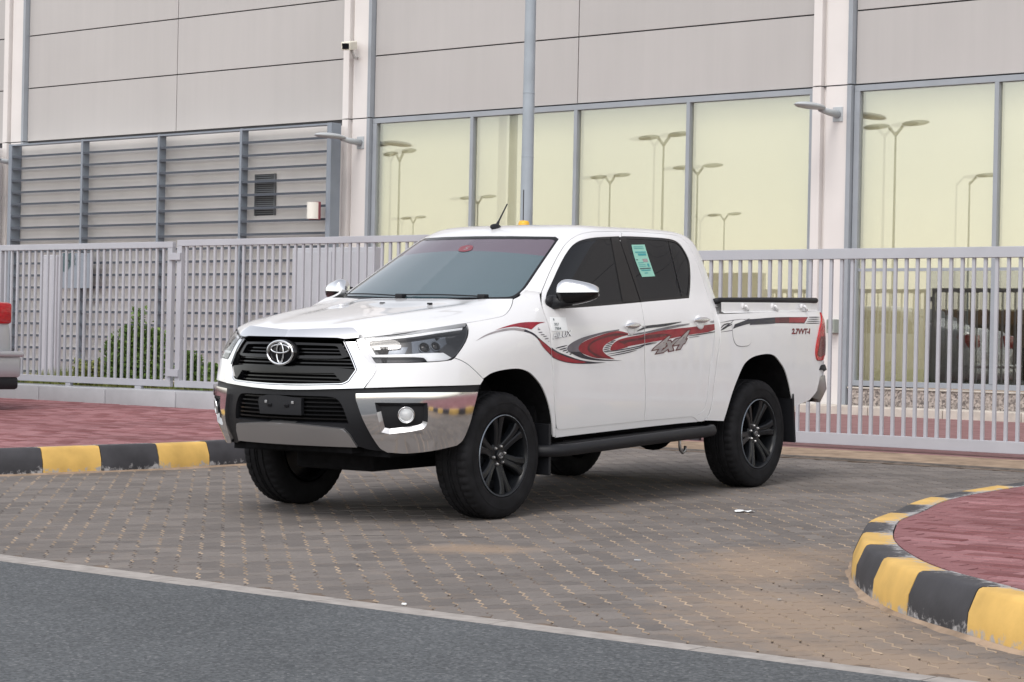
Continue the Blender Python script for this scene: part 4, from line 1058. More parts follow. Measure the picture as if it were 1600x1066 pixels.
# antenna on the roof
P, N = CAB.at(.05, 1.825, 0)
ant_x = P.x
an = mk('antenna_base', join(ellipsoid((ant_x, -.03, P.z + .008), (.055, .022, .022), 16, 8), tube([(ant_x + .01, -.03, P.z + .01), (ant_x + .035, -.03, P.z + .045)], [.014, .008], 8)), M['plastic'], truck, smooth=True)
mk('antenna_rod', tube([(ant_x + .03, -.03, P.z + .04), (ant_x + .13, -.03, P.z + .165)], [.006, .0045], 8), M['plastic'], an)
# number plate lamp of the third brake light
mk('brake_light', box(2.40, 2.44, -.14, .14, 1.822, 1.838, .004), M['red_lens'], truck)

# --- wheels
def wheel(x, s):
    yc = -s * .775
    base = Matrix.Translation((x, yc, .386))
    if s < 0: base = base @ Matrix.Diagonal((1, -1, 1, 1))
    fl = (lambda g: (g[0], [f[::-1] for f in g[1]])) if s < 0 else (lambda g: g)
    rot = Matrix.Rotation(.35 if x < 1 else .9, 4, 'Y')
    X = lambda g: fl(xform(g, base @ rot))
    w = mk('wheel', X(join(lathe([(.246, -.112), (.249, -.121), (.243, -.125), (.236, -.119), (.231, -.100), (.225, -.06), (.215, .02), (.222, .10), (.235, .115)], 64),
                           lathe([(.002, .012), (.222, .012)], 40))), M['rim'], truck, smooth=True, sharp=35)
    mk('rim_edge', X(lathe([(.2435, -.1255), (.2465, -.1255), (.2495, -.121)], 64)), M['reflector'], w, smooth=True)
    mk('brake_disc', X(lathe([(.06, -.03), (.155, -.03), (.158, -.02), (.158, -.005)], 40)), M['hub_metal'] if 0 else M['housing'], w, smooth=True, sharp=30)
    # tyre
    prof = [(.246, -.112), (.262, -.126), (.300, -.1325), (.335, -.131), (.358, -.124), (.372, -.114), (.382, -.102), (.3855, -.085),
            (.3865, -.062), (.3785, -.059), (.3785, -.050), (.3870, -.047), (.3880, -.017), (.3795, -.014), (.3795, -.005), (.3880, -.002)]
    prof = prof + [(r, -h) for r, h in prof[::-1]]
    n = 144; V = []; k = len(prof)
    for i in range(n):
        t = 2 * math.pi * i / n; c, sn = math.cos(t), math.sin(t)
        for r, h in prof:
            rr = r
            if r > .37 and abs(h) > .06 and i % 3 == 0: rr = r - (.007 if r > .38 else .005)
            if r > .386 and abs(h) < .06 and (i + (1 if h > 0 else 0)) % 3 == 0: rr = r - .004
            V.append((rr * c, h, rr * sn))
    F = [(i*k+q, ((i+1) % n)*k+q, ((i+1) % n)*k+q+1, i*k+q+1) for i in range(n) for q in range(k-1)]
    # rest the tyre: flatten the contact patch
    o = mk('tyre', X((V, F)), M['rubber'], w, smooth=True, sharp=28)
    for v in o.data.vertices:
        if v.co.z < .0015: v.co.z = .0015
    ring_ = lathe([(.318, -.1335), (.322, -.1345), (.326, -.1335)], 64)
    mk('sidewall_rib', X(ring_), M['rubber'], o, smooth=True)
    # hub and spokes
    hub = join(lathe([(.002, -.082), (.072, -.082), (.084, -.072), (.088, -.03)], 36))
    mk('hub', X(hub), M['rim'], w, smooth=True, sharp=30)
    for i in range(6):
        a = i * math.pi / 3
        for sg in (-1, 1):
            V = []; st_ = [(.055, .24, .021, -.080, .035), (.105, .150, .0200, -.092, .040), (.150, .128, .0205, -.103, .044), (.195, .135, .0230, -.111, .048), (.236, .165, .030, -.114, .05)]
            for r, da, hw, h, dp in st_:
                ang = a + sg * da
                cx_, cz_ = r * math.cos(ang), r * math.sin(ang); tx, tz = -math.sin(a), math.cos(a)
                for e, hh in ((-1, h + dp), (-.92, h + .006), (-.55, h), (.55, h), (.92, h + .006), (1, h + dp)):
                    V.append((cx_ + tx * hw * e, hh, cz_ + tz * hw * e))
            F = [(q*6+k, q*6+k+1, (q+1)*6+k+1, (q+1)*6+k) for q in range(4) for k in range(5)]
            mk('spoke', X((V, F)), M['rim'], w, smooth=True, sharp=25)
        # web between the two prongs, set back
        V = []
        for r, da, h in ((.08, .16, -.074), (.15, .11, -.090), (.236, .14, -.098)):
            for sg in (-1, 1): V.append((r * math.cos(a + sg*da), h, r * math.sin(a + sg*da)))
        mk('spoke_web', X((V, [(0, 1, 3, 2), (2, 3, 5, 4)])), M['rim'], w)
        b = a + math.pi / 6
        mk('lug_nut', X(join(xform(lathe([(.0095, .02), (.0105, -.004), (.006, -.012), (.0005, -.013)], 8), Matrix.Translation((.056 * math.cos(b), -.084, .056 * math.sin(b)))))), M['hub_metal'], w, smooth=True, sharp=30)
    cap = mk('centre_cap', fl(xform(lathe([(.034, -.07), (.033, -.094), (.029, -.098), (.0005, -.100)], 28), base)), M['rim'], w, smooth=True, sharp=30)
    # badge on the cap
    def el(a, b, oz, r, n=24): return tube([(a * math.cos(2*math.pi*i/n), 0.0, oz + b * math.sin(2*math.pi*i/n)) for i in range(n)], r, 5, closed=True)
    g = join(el(.021, .0165, 0, .0017), el(.0055, .014, 0, .0012), el(.015, .006, .006, .0012))
    mk('cap_emblem', fl(xform(g, base @ Matrix.Translation((0, -.1005, 0)))), M['hub_metal'], cap, smooth=True)
    return w
for x in (0.0, 3.085):
    for s in (1, -1):
        wheel(x, s)

# --- decals on the near side
def deck(nm, S, mat, parent, key, d=.0015, clip=None, th=0):
    return panel(nm, S, q2(key), M[mat], parent, d=d, th=th, clip=clip, grid=.05)
fcl = [np.array(k) for k in inset(smooth_poly(q2('fender')), .0025)]
dcl = [np.array(k) for k in inset(smooth_poly(q2('door_front')), .0025)]
rcl = [np.array(k) for k in inset(smooth_poly(q2('door_rear')), .0025)]
deck('decal', BODY, 'd_red', fender_n, 'dec_red_upper', clip=fcl)
deck('decal', BODY, 'd_tan', fender_n, 'dec_grey', clip=fcl)
deck('decal', BODY, 'd_dark', fender_n, 'dec_dark', clip=fcl)
deck('decal', BODY, 'd_red', fender_n, 'dec_red_mid', d=.0022, clip=fcl)
deck('decal', CAB, 'd_dark', door_f, 'dec_tail_dark', clip=dcl)
deck('decal', CAB, 'd_red', door_f, 'dec_tail_red', d=.0022, clip=dcl)
deck('decal', CAB, 'd_grey', door_f, 'dec_cres_grey', clip=dcl)
deck('decal', CAB, 'd_dark', door_f, 'dec_cres_dark', clip=dcl)
deck('decal', CAB, 'd_red', door_f, 'dec_red_big', d=.0016, clip=dcl)
deck('decal', CAB, 'd_red2', door_f, 'dec_red_shade', d=.0023, clip=dcl)
for cl, pr in ((dcl, door_f), (rcl, door_r)):
    deck('decal', CAB, 'd_red', pr, 'dec_band', clip=cl)
    deck('decal', CAB, 'd_red2', pr, 'dec_band_shade', d=.0022, clip=cl)
W_ = dict(a=.011, b=.007, c=.014, d=.006, e=.006, f=.007, g=.007, h=.007, i=.004, j=.005, k=.004)
for k in 'abcdefghijk':
    for cl, pr in ((dcl, door_f), (rcl, door_r)):
        stripe('decal_line', CAB, q2('ln_' + k), W_[k], M['d_grey'] if k in 'abjk' else M['d_dark'], pr, clip=cl, d=.0026)
for k in range(5): stripe('decal_line', CAB, q2('ln_l%d' % k), .0075, M['d_dark'], door_f, clip=dcl)
for k in range(6): stripe('decal_line', CAB, q2('ln_m%d' % k), .006, M['d_dark'], door_f, clip=dcl, d=.0026)
for k in range(7): stripe('decal_line', BODY, q2('ln_n%d' % k), .006, M['d_grey'], fender_n, clip=fcl)
panel('paper_label', CAB, q2('label'), M['paper'], door_f, d=.003, th=.001)
lb = q2('label')
def sub(q, s0, s1, t0, t1):
    f = lambda s, t: [q[0][i]*(1-s)*(1-t) + q[1][i]*s*(1-t) + q[2][i]*s*t + q[3][i]*(1-s)*t for i in (0, 1)]
    return [f(s0, t1), f(s1, t1), f(s1, t0), f(s0, t0)]
for tx, (s0, s1, t0, t1) in (('1', (.18, .24, .10, .25)), ('5057', (.20, .50, .42, .62)), ('7884', (.22, .60, .72, .93))):
    text_on('label_print', CAB, text_geo(tx, 1, .01), sub(lb, s0, s1, t0, t1), M['ink'], door_f, d=.0042)
h = q2('txt_hilux')
hq = [[h[0][0], h[0][1] - .004], [h[1][0], h[0][1] + .016], [h[2][0] + .004, h[2][1] + .010], [h[0][0] + .010, h[2][1] - .006]]
text_on('model_lettering', CAB, text_geo('HILUX', 1, .045, .25), hq, M['d_grey'], door_f, d=.002)
text_on('model_lettering', CAB, text_geo('HILUX', 1, .008, .25), [[k[0] + .003, k[1] + .003] for k in hq], M['paper'], door_f, d=.0028)
q4 = q2('txt_4x4')
g_o = text_geo('4x4', 1, .075, .32, .92); g_i = text_geo('4x4', 1, .030, .32, .92)
quad = [[q4[0][0], q4[0][1] - .006], [q4[1][0] - .02, q4[1][1] - .018], [q4[2][0], q4[2][1] - .006], [q4[0][0] + .055, q4[3][1] - .022]]
_, bb = text_on('drive_lettering', CAB, g_o, quad, M['d_red2'], door_r, d=.0032)
text_on('drive_lettering', CAB, g_i, quad, M['d_tan'], door_r, d=.0040, bb=bb)
bcl = [np.array(k) for k in inset(smooth_poly(bedp), .0025)]
deck('decal', BODY, 'd_dark', bed_n, 'dec_bed', clip=bcl)
deck('decal', BODY, 'd_red2', bed_n, 'dec_bed_red', d=.0022, clip=bcl)
deck('decal', BODY, 'd_red', bed_n, 'dec_bed_red2', d=.0028, clip=bcl)
for k in range(4): stripe('decal_line', BODY, q2('ln_p%d' % k), .007, M['d_dark'], bed_n)
for k in ('q1', 'q0', 'r0'): stripe('decal_line', BODY, q2('ln_' + k), .005, M['d_grey'], bed_n, clip=bcl)
for k in ('r1', 'r2', 'r3'): stripe('decal_line', BODY, q2('ln_' + k), .009, M['d_dark'], bed_n, clip=bcl)
v = q2('txt_vvt')
_, bb = text_on('engine_lettering', BODY, text_geo('2.7VVT-I', 1, .05, .12), [v[0], v[1], v[2], v[3]], M['d_red2'], bed_n, d=.002)
text_on('engine_lettering', BODY, text_geo('2.7VVT-I', 1, .012, .12), [v[0], v[1], v[2], v[3]], M['d_red'], bed_n, d=.0028, bb=bb)
# fuel door outline: a raised lid with a shadow gap
fdp = q2('fuel_door')
sm = smooth_poly(fdp); oo = inset(sm, -.0035); ii = inset(sm, .0005)
panel('fuel_door_gap', BODY, [tuple(k) for k in oo], M['d_grey'], bed_n, holes=[[tuple(k) for k in ii]], d=.0006, th=0, raw=True)
fl_ = panel('fuel_door', BODY, [tuple(k) for k in ii], paint, bed_n, d=.0032, th=.003, raw=True)
fcl2 = [np.array(k) for k in ii]
deck('decal', BODY, 'd_dark', fl_, 'dec_bed', d=.0045, clip=fcl2)
# green paper in the rear door window
gp = panel('window_sticker', CAB, q2('sticker'), M['sticker'], door_r, d=-.003, th=.001)
sq = q2('sticker')
def srect(s0, s1, t0, t1, m):
    panel('sticker_print', CAB, [k + [1] for k in sub([sq[0], sq[1], sq[2], sq[3]], s0, s1, t0, t1)], M[m], door_r, d=-.0015, th=0)
srect(.12, .92, .22, .255, 'teal'); srect(.30, .88, .28, .345, 'teal'); srect(.06, .16, .455, .49, 'ink'); srect(.50, .86, .45, .55, 'd_tan')
srect(.72, .86, .60, .70, 'teal'); srect(.08, .88, .73, .765, 'ink'); srect(.14, .82, .79, .82, 'teal'); srect(.3, .55, .875, .90, 'teal')
srect(.1, .8, .06, .075, 'teal'); srect(.1, .85, .11, .125, 'teal'); srect(.1, .5, .56, .575, 'teal'); srect(.1, .6, .62, .635, 'teal'); srect(.1, .6, .67, .685, 'teal')

# ================================================================== SETTING
def sandy(name, c1, c2, sand, attr=False, rough=.85, stain=True, bump=.3, dark=None, var=.16):
    """paving stone: per-stone tone, fine grain, sand blown over it in patches that stay where they are"""
    m, nt, b = new_mat(name); N = nt.nodes; L = nt.links
    geo = N.new('ShaderNodeNewGeometry')
    at = N.new('ShaderNodeAttribute'); at.attribute_name = 'tone'
    oi = N.new('ShaderNodeObjectInfo')
    add = N.new('ShaderNodeMath'); add.operation = 'ADD'; L.new(at.outputs['Fac'], add.inputs[0]); L.new(oi.outputs['Random'], add.inputs[1])
    fr = N.new('ShaderNodeMath'); fr.operation = 'FRACT'; L.new(add.outputs[0], fr.inputs[0])
    mx = N.new('ShaderNodeMix'); mx.data_type = 'RGBA'; mx.inputs[6].default_value = (*c1, 1); mx.inputs[7].default_value = (*c2, 1); L.new(fr.outputs[0], mx.inputs[0])
    g = N.new('ShaderNodeTexNoise'); g.inputs['Scale'].default_value = 90; g.inputs['Detail'].default_value = 6; g.inputs['Roughness'].default_value = .75; L.new(geo.outputs['Position'], g.inputs['Vector'])
    gm = N.new('ShaderNodeMapRange'); gm.inputs['From Min'].default_value = .25; gm.inputs['From Max'].default_value = .75; gm.inputs['To Min'].default_value = 1 - var; gm.inputs['To Max'].default_value = 1 + var; L.new(g.outputs['Fac'], gm.inputs['Value'])
    g2 = N.new('ShaderNodeTexNoise'); g2.inputs['Scale'].default_value = 1.1; g2.inputs['Detail'].default_value = 7; g2.inputs['Roughness'].default_value = .65; L.new(geo.outputs['Position'], g2.inputs['Vector'])
    gm2 = N.new('ShaderNodeMapRange'); gm2.inputs['From Min'].default_value = .3; gm2.inputs['From Max'].default_value = .7; gm2.inputs['To Min'].default_value = .82; gm2.inputs['To Max'].default_value = 1.14; L.new(g2.outputs['Fac'], gm2.inputs['Value'])
    mu = N.new('ShaderNodeMath'); mu.operation = 'MULTIPLY'; L.new(gm.outputs[0], mu.inputs[0]); L.new(gm2.outputs[0], mu.inputs[1])
    vm = N.new('ShaderNodeVectorMath'); vm.operation = 'SCALE'; L.new(mx.outputs[2], vm.inputs[0]); L.new(mu.outputs[0], vm.inputs['Scale'])
    col = vm.outputs[0]
    def blob(cx, cy, rx, ry, ang):
        mp = N.new('ShaderNodeMapping'); mp.vector_type = 'TEXTURE'; mp.inputs['Location'].default_value = (cx, cy, 0); mp.inputs['Rotation'].default_value = (0, 0, ang); mp.inputs['Scale'].default_value = (rx, ry, 50)
        L.new(geo.outputs['Position'], mp.inputs['Vector'])
        ln = N.new('ShaderNodeVectorMath'); ln.operation = 'LENGTH'; L.new(mp.outputs[0], ln.inputs[0])
        s = N.new('ShaderNodeMapRange'); s.inputs['From Min'].default_value = 1.0; s.inputs['From Max'].default_value = .15; L.new(ln.outputs['Value'], s.inputs['Value'])
        return s.outputs[0]
    if stain:
        tot = None
        for a in ((-5.2, 8.0, 1.5, .75, 2.45), (-6.35, 9.4, 1.3, .6, 2.0), (-4.2, 7.2, 1.6, .5, 2.9), (-7.9, 8.95, .5, .30, .8)):
            o = blob(*a)
            if tot is None: tot = o
            else:
                q = N.new('ShaderNodeMath'); q.operation = 'MAXIMUM'; L.new(tot, q.inputs[0]); L.new(o, q.inputs[1]); tot = q.outputs[0]
        n3 = N.new('ShaderNodeTexNoise'); n3.inputs['Scale'].default_value = 5; n3.inputs['Detail'].default_value = 9; n3.inputs['Roughness'].default_value = .7; L.new(geo.outputs['Position'], n3.inputs['Vector'])
        q = N.new('ShaderNodeMath'); q.operation = 'MULTIPLY_ADD'; q.inputs[1].default_value = .62; L.new(tot, q.inputs[0]); L.new(n3.outputs['Fac'], q.inputs[2])
        r = N.new('ShaderNodeMapRange'); r.inputs['From Min'].default_value = .55; r.inputs['From Max'].default_value = 1.05; r.inputs['To Max'].default_value = .8; L.new(q.outputs[0], r.inputs['Value'])
        m2 = N.new('ShaderNodeMix'); m2.data_type = 'RGBA'; L.new(r.outputs[0], m2.inputs[0]); L.new(col, m2.inputs[6]); m2.inputs[7].default_value = (*sand, 1); col = m2.outputs[2]
        # oil drips
        o = None
        for a in ((-8.75, 9.05, .50, .035, .75), (-8.35, 9.35, .30, .03, .72), (-9.6, 10.6, .6, .25, .8)):
            k = blob(*a)
            if o is None: o = k
            else:
                q = N.new('ShaderNodeMath'); q.operation = 'MAXIMUM'; L.new(o, q.inputs[0]); L.new(k, q.inputs[1]); o = q.outputs[0]
        q = N.new('ShaderNodeMath'); q.operation = 'MULTIPLY'; L.new(o, q.inputs[0]); L.new(n3.outputs['Fac'], q.inputs[1])
        r = N.new('ShaderNodeMapRange'); r.inputs['From Min'].default_value = .12; r.inputs['From Max'].default_value = .5; r.inputs['To Max'].default_value = .75; L.new(q.outputs[0], r.inputs['Value'])
        m3 = N.new('ShaderNodeMix'); m3.data_type = 'RGBA'; L.new(r.outputs[0], m3.inputs[0]); L.new(col, m3.inputs[6]); m3.inputs[7].default_value = (.035, .032, .03, 1); col = m3.outputs[2]
    L.new(col, b.inputs['Base Color'])
    b.inputs['Roughness'].default_value = rough; b.inputs['Specular IOR Level'].default_value = .25
    bp = N.new('ShaderNodeBump'); bp.inputs['Strength'].default_value = bump; bp.inputs['Distance'].default_value = .003; L.new(g.outputs['Fac'], bp.inputs['Height']); L.new(bp.outputs[0], b.inputs['Normal'])
    return m
SAND = (.30, .225, .165)
M['paver'] = sandy('grey_paver', (.138, .124, .116), (.192, .172, .158), SAND)
M['redbrick'] = sandy('red_paver', (.165, .058, .060), (.31, .155, .162), (.40, .27, .25), stain=False, var=.22)
M['joint'] = pmat('joint_sand', (.17, .135, .11), .95, spec=.1, noise=.35, nscale=9, bump=.5, bscale=200)
M['joint_red'] = pmat('red_joint_sand', (.085, .045, .042), .95, spec=.1, noise=.3, nscale=9)
M['sand'] = pmat('loose_sand', SAND, .95, spec=.1, noise=.3, nscale=6, bump=.6, bscale=60)
M['edging'] = pmat('pale_concrete', (.33, .305, .285), .85, spec=.2, noise=.16, nscale=14, bump=.3, bscale=90)
M['concrete'] = pmat('light_concrete', (.38, .39, .41), .8, spec=.25, noise=.07, nscale=5, bump=.2, bscale=50)
M['cream_kerb'] = pmat('cream_concrete', (.50, .46, .41), .85, spec=.2, noise=.18, nscale=7)
M['fence'] = pmat('fence_grey_paint', (.395, .40, .435), .42, noise=.06, nscale=2.2)
M['steel'] = pmat('louvre_blue_grey_paint', (.21, .24, .28), .45, noise=.06, nscale=5)
M['frame'] = pmat('aluminium_frame', (.285, .31, .34), .4, noise=.05, nscale=4)
M['panel'] = pmat('composite_wall_panel', (.445, .425, .413), .6, noise=.025, nscale=.9)
def cladding():
    m, nt, b = new_mat('composite_wall_panel'); N = nt.nodes; L = nt.links
    g = N.new('ShaderNodeNewGeometry'); oi = N.new('ShaderNodeObjectInfo')
    mp = N.new('ShaderNodeMapping'); mp.inputs['Scale'].default_value = (5.5, 5.5, .28); L.new(g.outputs['Position'], mp.inputs['Vector'])
    n = N.new('ShaderNodeTexNoise'); n.inputs['Scale'].default_value = 1.0; n.inputs['Detail'].default_value = 7; n.inputs['Roughness'].default_value = .7; L.new(mp.outputs[0], n.inputs['Vector'])
    n2 = N.new('ShaderNodeTexNoise'); n2.inputs['Scale'].default_value = .5; n2.inputs['Detail'].default_value = 4; L.new(g.outputs['Position'], n2.inputs['Vector'])
    def rng(o, a, c): r = N.new('ShaderNodeMapRange'); r.inputs['From Min'].default_value = .3; r.inputs['From Max'].default_value = .7; r.inputs['To Min'].default_value = a; r.inputs['To Max'].default_value = c; L.new(o, r.inputs['Value']); return r.outputs[0]
    a1 = rng(n.outputs['Fac'], .968, 1.022); a2 = rng(n2.outputs['Fac'], .96, 1.03)
    r3 = N.new('ShaderNodeMapRange'); r3.inputs['To Min'].default_value = .972; r3.inputs['To Max'].default_value = 1.022; L.new(oi.outputs['Random'], r3.inputs['Value'])
    q = N.new('ShaderNodeMath'); q.operation = 'MULTIPLY'; L.new(a1, q.inputs[0]); L.new(a2, q.inputs[1])
    q2_ = N.new('ShaderNodeMath'); q2_.operation = 'MULTIPLY'; L.new(q.outputs[0], q2_.inputs[0]); L.new(r3.outputs[0], q2_.inputs[1])
    v = N.new('ShaderNodeVectorMath'); v.operation = 'SCALE'; v.inputs[0].default_value = (.425, .408, .398); L.new(q2_.outputs[0], v.inputs['Scale']); L.new(v.outputs[0], b.inputs['Base Color'])
    b.inputs['Roughness'].default_value = .5
    return m
M['panel'] = cladding()
M['column'] = pmat('warm_column_paint', (.67, .64, .622), .65, noise=.035, nscale=1.6)
M['render'] = pmat('cream_render', (.72, .70, .68), .8, noise=.08, nscale=1.2)
M['seam'] = pmat('dark_joint', (.05, .05, .055), .8)
M['polegrey'] = pmat('galvanised_pole', (.30, .34, .38), .45, metal=.0, noise=.10, nscale=3)
M['lampgrey'] = pmat('lamp_body', (.42, .45, .47), .5)
M['granite'] = None
def granite():
    m, nt, b = new_mat('granite_cladding'); N = nt.nodes; L = nt.links
    geo = N.new('ShaderNodeNewGeometry'); v = N.new('ShaderNodeTexVoronoi'); v.inputs['Scale'].default_value = 45; L.new(geo.outputs['Position'], v.inputs['Vector'])
    r = N.new('ShaderNodeValToRGB'); r.color_ramp.elements[0].color = (.10, .085, .08, 1); r.color_ramp.elements[1].color = (.46, .40, .36, 1)
    s = N.new('ShaderNodeSeparateColor'); L.new(v.outputs['Color'], s.inputs[0]); L.new(s.outputs[0], r.inputs[0]); L.new(r.outputs[0], b.inputs['Base Color'])
    b.inputs['Roughness'].default_value = .35
    return m
M['granite'] = granite()
def asphalt():
    m, nt, b = new_mat('asphalt'); N = nt.nodes; L = nt.links
    geo = N.new('ShaderNodeNewGeometry')
    a = N.new('ShaderNodeTexNoise'); a.inputs['Scale'].default_value = 130; a.inputs['Detail'].default_value = 3; a.inputs['Roughness'].default_value = .8
    c = N.new('ShaderNodeTexVoronoi'); c.inputs['Scale'].default_value = 85
    d = N.new('ShaderNodeTexNoise'); d.inputs['Scale'].default_value = .9; d.inputs['Detail'].default_value = 6
    for k in (a, c, d): L.new(geo.outputs['Position'], k.inputs['Vector'])
    r = N.new('ShaderNodeValToRGB'); e = r.color_ramp.elements
    e[0].position = .0; e[0].color = (.030, .033, .036, 1); e[1].position = 1; e[1].color = (.30, .30, .30, 1)
    k = r.color_ramp.elements.new(.45); k.color = (.075, .082, .088, 1); k = r.color_ramp.elements.new(.78); k.color = (.115, .122, .128, 1)
    s = N.new('ShaderNodeSeparateColor'); L.new(c.outputs['Color'], s.inputs[0])
    w = N.new('ShaderNodeMath'); w.operation = 'MULTIPLY_ADD'; w.inputs[1].default_value = .62; L.new(s.outputs[0], w.inputs[0]); q = N.new('ShaderNodeMath'); q.operation = 'MULTIPLY'; q.inputs[1].default_value = .42; L.new(a.outputs['Fac'], q.inputs[0]); L.new(q.outputs[0], w.inputs[2])
    L.new(w.outputs[0], r.inputs[0])
    gm = N.new('ShaderNodeMapRange'); gm.inputs['From Min'].default_value = .3; gm.inputs['From Max'].default_value = .7; gm.inputs['To Min'].default_value = .86; gm.inputs['To Max'].default_value = 1.12; L.new(d.outputs['Fac'], gm.inputs['Value'])
    vm = N.new('ShaderNodeVectorMath'); vm.operation = 'SCALE'; L.new(r.outputs[0], vm.inputs[0]); L.new(gm.outputs[0], vm.inputs['Scale']); L.new(vm.outputs[0], b.inputs['Base Color'])
    b.inputs['Roughness'].default_value = .8; b.inputs['Specular IOR Level'].default_value = .35
    bp = N.new('ShaderNodeBump'); bp.inputs['Strength'].default_value = .7; bp.inputs['Distance'].default_value = .004; L.new(w.outputs[0], bp.inputs['Height']); L.new(bp.outputs[0], b.inputs['Normal'])
    return m
M['asphalt'] = asphalt()
def kerb_paint(name, col, var):
    m, nt, b = new_mat(name); N = nt.nodes; L = nt.links
    geo = N.new('ShaderNodeNewGeometry'); hb = N.new('ShaderNodeAttribute'); hb.attribute_name = 'wear'
    n = N.new('ShaderNodeTexNoise'); n.inputs['Scale'].default_value = 22; n.inputs['Detail'].default_value = 8; n.inputs['Roughness'].default_value = .72; L.new(geo.outputs['Position'], n.inputs['Vector'])
    n2 = N.new('ShaderNodeTexNoise'); n2.inputs['Scale'].default_value = 5; n2.inputs['Detail'].default_value = 6; L.new(geo.outputs['Position'], n2.inputs['Vector'])
    q = N.new('ShaderNodeMath'); q.operation = 'ADD'; L.new(hb.outputs['Fac'], q.inputs[0]); L.new(n.outputs['Fac'], q.inputs[1])
    r = N.new('ShaderNodeMapRange'); r.inputs['From Min'].default_value = .93; r.inputs['From Max'].default_value = 1.06; L.new(q.outputs[0], r.inputs['Value'])
    mr = N.new('ShaderNodeMapRange'); mr.inputs['From Min'].default_value = .3; mr.inputs['From Max'].default_value = .7; L.new(n2.outputs['Fac'], mr.inputs['Value'])
    c0 = N.new('ShaderNodeMix'); c0.data_type = 'RGBA'; c0.inputs[6].default_value = tuple(k * (1 - var) for k in col) + (1,); c0.inputs[7].default_value = tuple(k * (1 + var) for k in col) + (1,); L.new(mr.outputs[0], c0.inputs[0])
    mx = N.new('ShaderNodeMix'); mx.data_type = 'RGBA'; L.new(r.outputs[0], mx.inputs[0]); L.new(c0.outputs[2], mx.inputs[6]); mx.inputs[7].default_value = (.36, .35, .35, 1)
    L.new(mx.outputs[2], b.inputs['Base Color']); b.inputs['Roughness'].default_value = .6; b.inputs['Specular IOR Level'].default_value = .3
    bp = N.new('ShaderNodeBump'); bp.inputs['Strength'].default_value = .35; bp.inputs['Distance'].default_value = .004; L.new(n.outputs['Fac'], bp.inputs['Height']); L.new(bp.outputs[0], b.inputs['Normal'])
    return m
M['yellow'] = kerb_paint('yellow_kerb_paint', (.62, .395, .115), .16)
M['black'] = kerb_paint('black_kerb_paint', (.046, .045, .050), .25)

# ---- sheets
def sheet(name, pts, dz, mat, hole=None, kind='structure'):
    """flat sheet that follows the slope; pts are plan points"""
    V = [(x, y, gz(x, y) + dz) for x, y in pts]
    o = mk(name, (V, [tuple(range(len(V)))] if area([np.array(p) for p in pts]) > 0 else [tuple(range(len(V)))[::-1]]), mat)
    return tag(o, kind=kind)
LOW = -1.9
gnd = tag(mk('ground', ([(-500, -500, LOW), (500, -500, LOW), (500, 500, LOW), (-500, 500, LOW)], [(0, 1, 2, 3)]), M['sand']), kind='structure')
rv = []
for y in (-60, -30, -8, 2, 6.88):
    for x in (-90, -40, -10, 20, 60):
        rv.append((x, y, gz(0 if x > 0 else max(x, -25), max(y, -6))))
tag(mk('road', (rv, [(i*5+k, i*5+k+1, (i+1)*5+k+1, (i+1)*5+k) for i in range(4) for k in range(4)]), M['asphalt']), kind='structure')
sheet('driveway', [(-90, 6.95), (60, 6.95), (60, 30), (-90, 30)], -.0030, M['joint'])
# edging strip between road and paving, cast in lengths
ed = tag(empty('kerb_edging'), kind='structure')
xs = -40.0; k = 0; e_mesh = {}
while xs < 12:
    x1 = xs + 1.0; j = random.uniform(-.004, .004)
    V = [(x, y + j, gz(x, y) + z) for z in (-.10, .004) for x, y in ((xs + .004, 6.865), (x1 - .004, 6.865), (x1 - .004, 7.035), (xs + .004, 7.035))]
    mk('edging_stone', (V, [(0, 3, 2, 1), (4, 5, 6, 7), (0, 1, 5, 4), (1, 2, 6, 5), (2, 3, 7, 6), (3, 0, 4, 7)]), M['edging'], ed); xs = x1

# ---- kerbs
KL = [(-24, 6.98), (-17.4, 7.0), (-15.9, 7.45), (-14.6, 8.45), (-13.95, 9.4), (-13.60, 10.08), (-13.49, 10.41), (-13.37, 10.89), (-13.25, 11.32), (-13.2, 11.75), (-13.17, 12.2), (-13.15, 13.0), (-13.15, 14), (-13.15, 15.35)]
KR = [(6, 7.0), (-1.6, 6.98), (-2.9, 7.2), (-4.03, 7.72), (-4.44, 7.98), (-4.94, 8.33), (-5.37, 8.77), (-5.72, 9.22), (-6.03, 9.75), (-6.21, 10.1), (-6.40, 10.68), (-6.58, 11.15), (-6.72, 11.7), (-6.78, 12.2), (-6.84, 12.9), (-6.86, 14.0), (-6.86, 15.9)]
def curve(pts, step=.04):
    q = np.array(pts, float); s = np.r_[0, np.cumsum(np.hypot(*np.diff(q, axis=0).T))]
    t = np.arange(0, s[-1], step); c = vpchip(s, q, t); return t, c
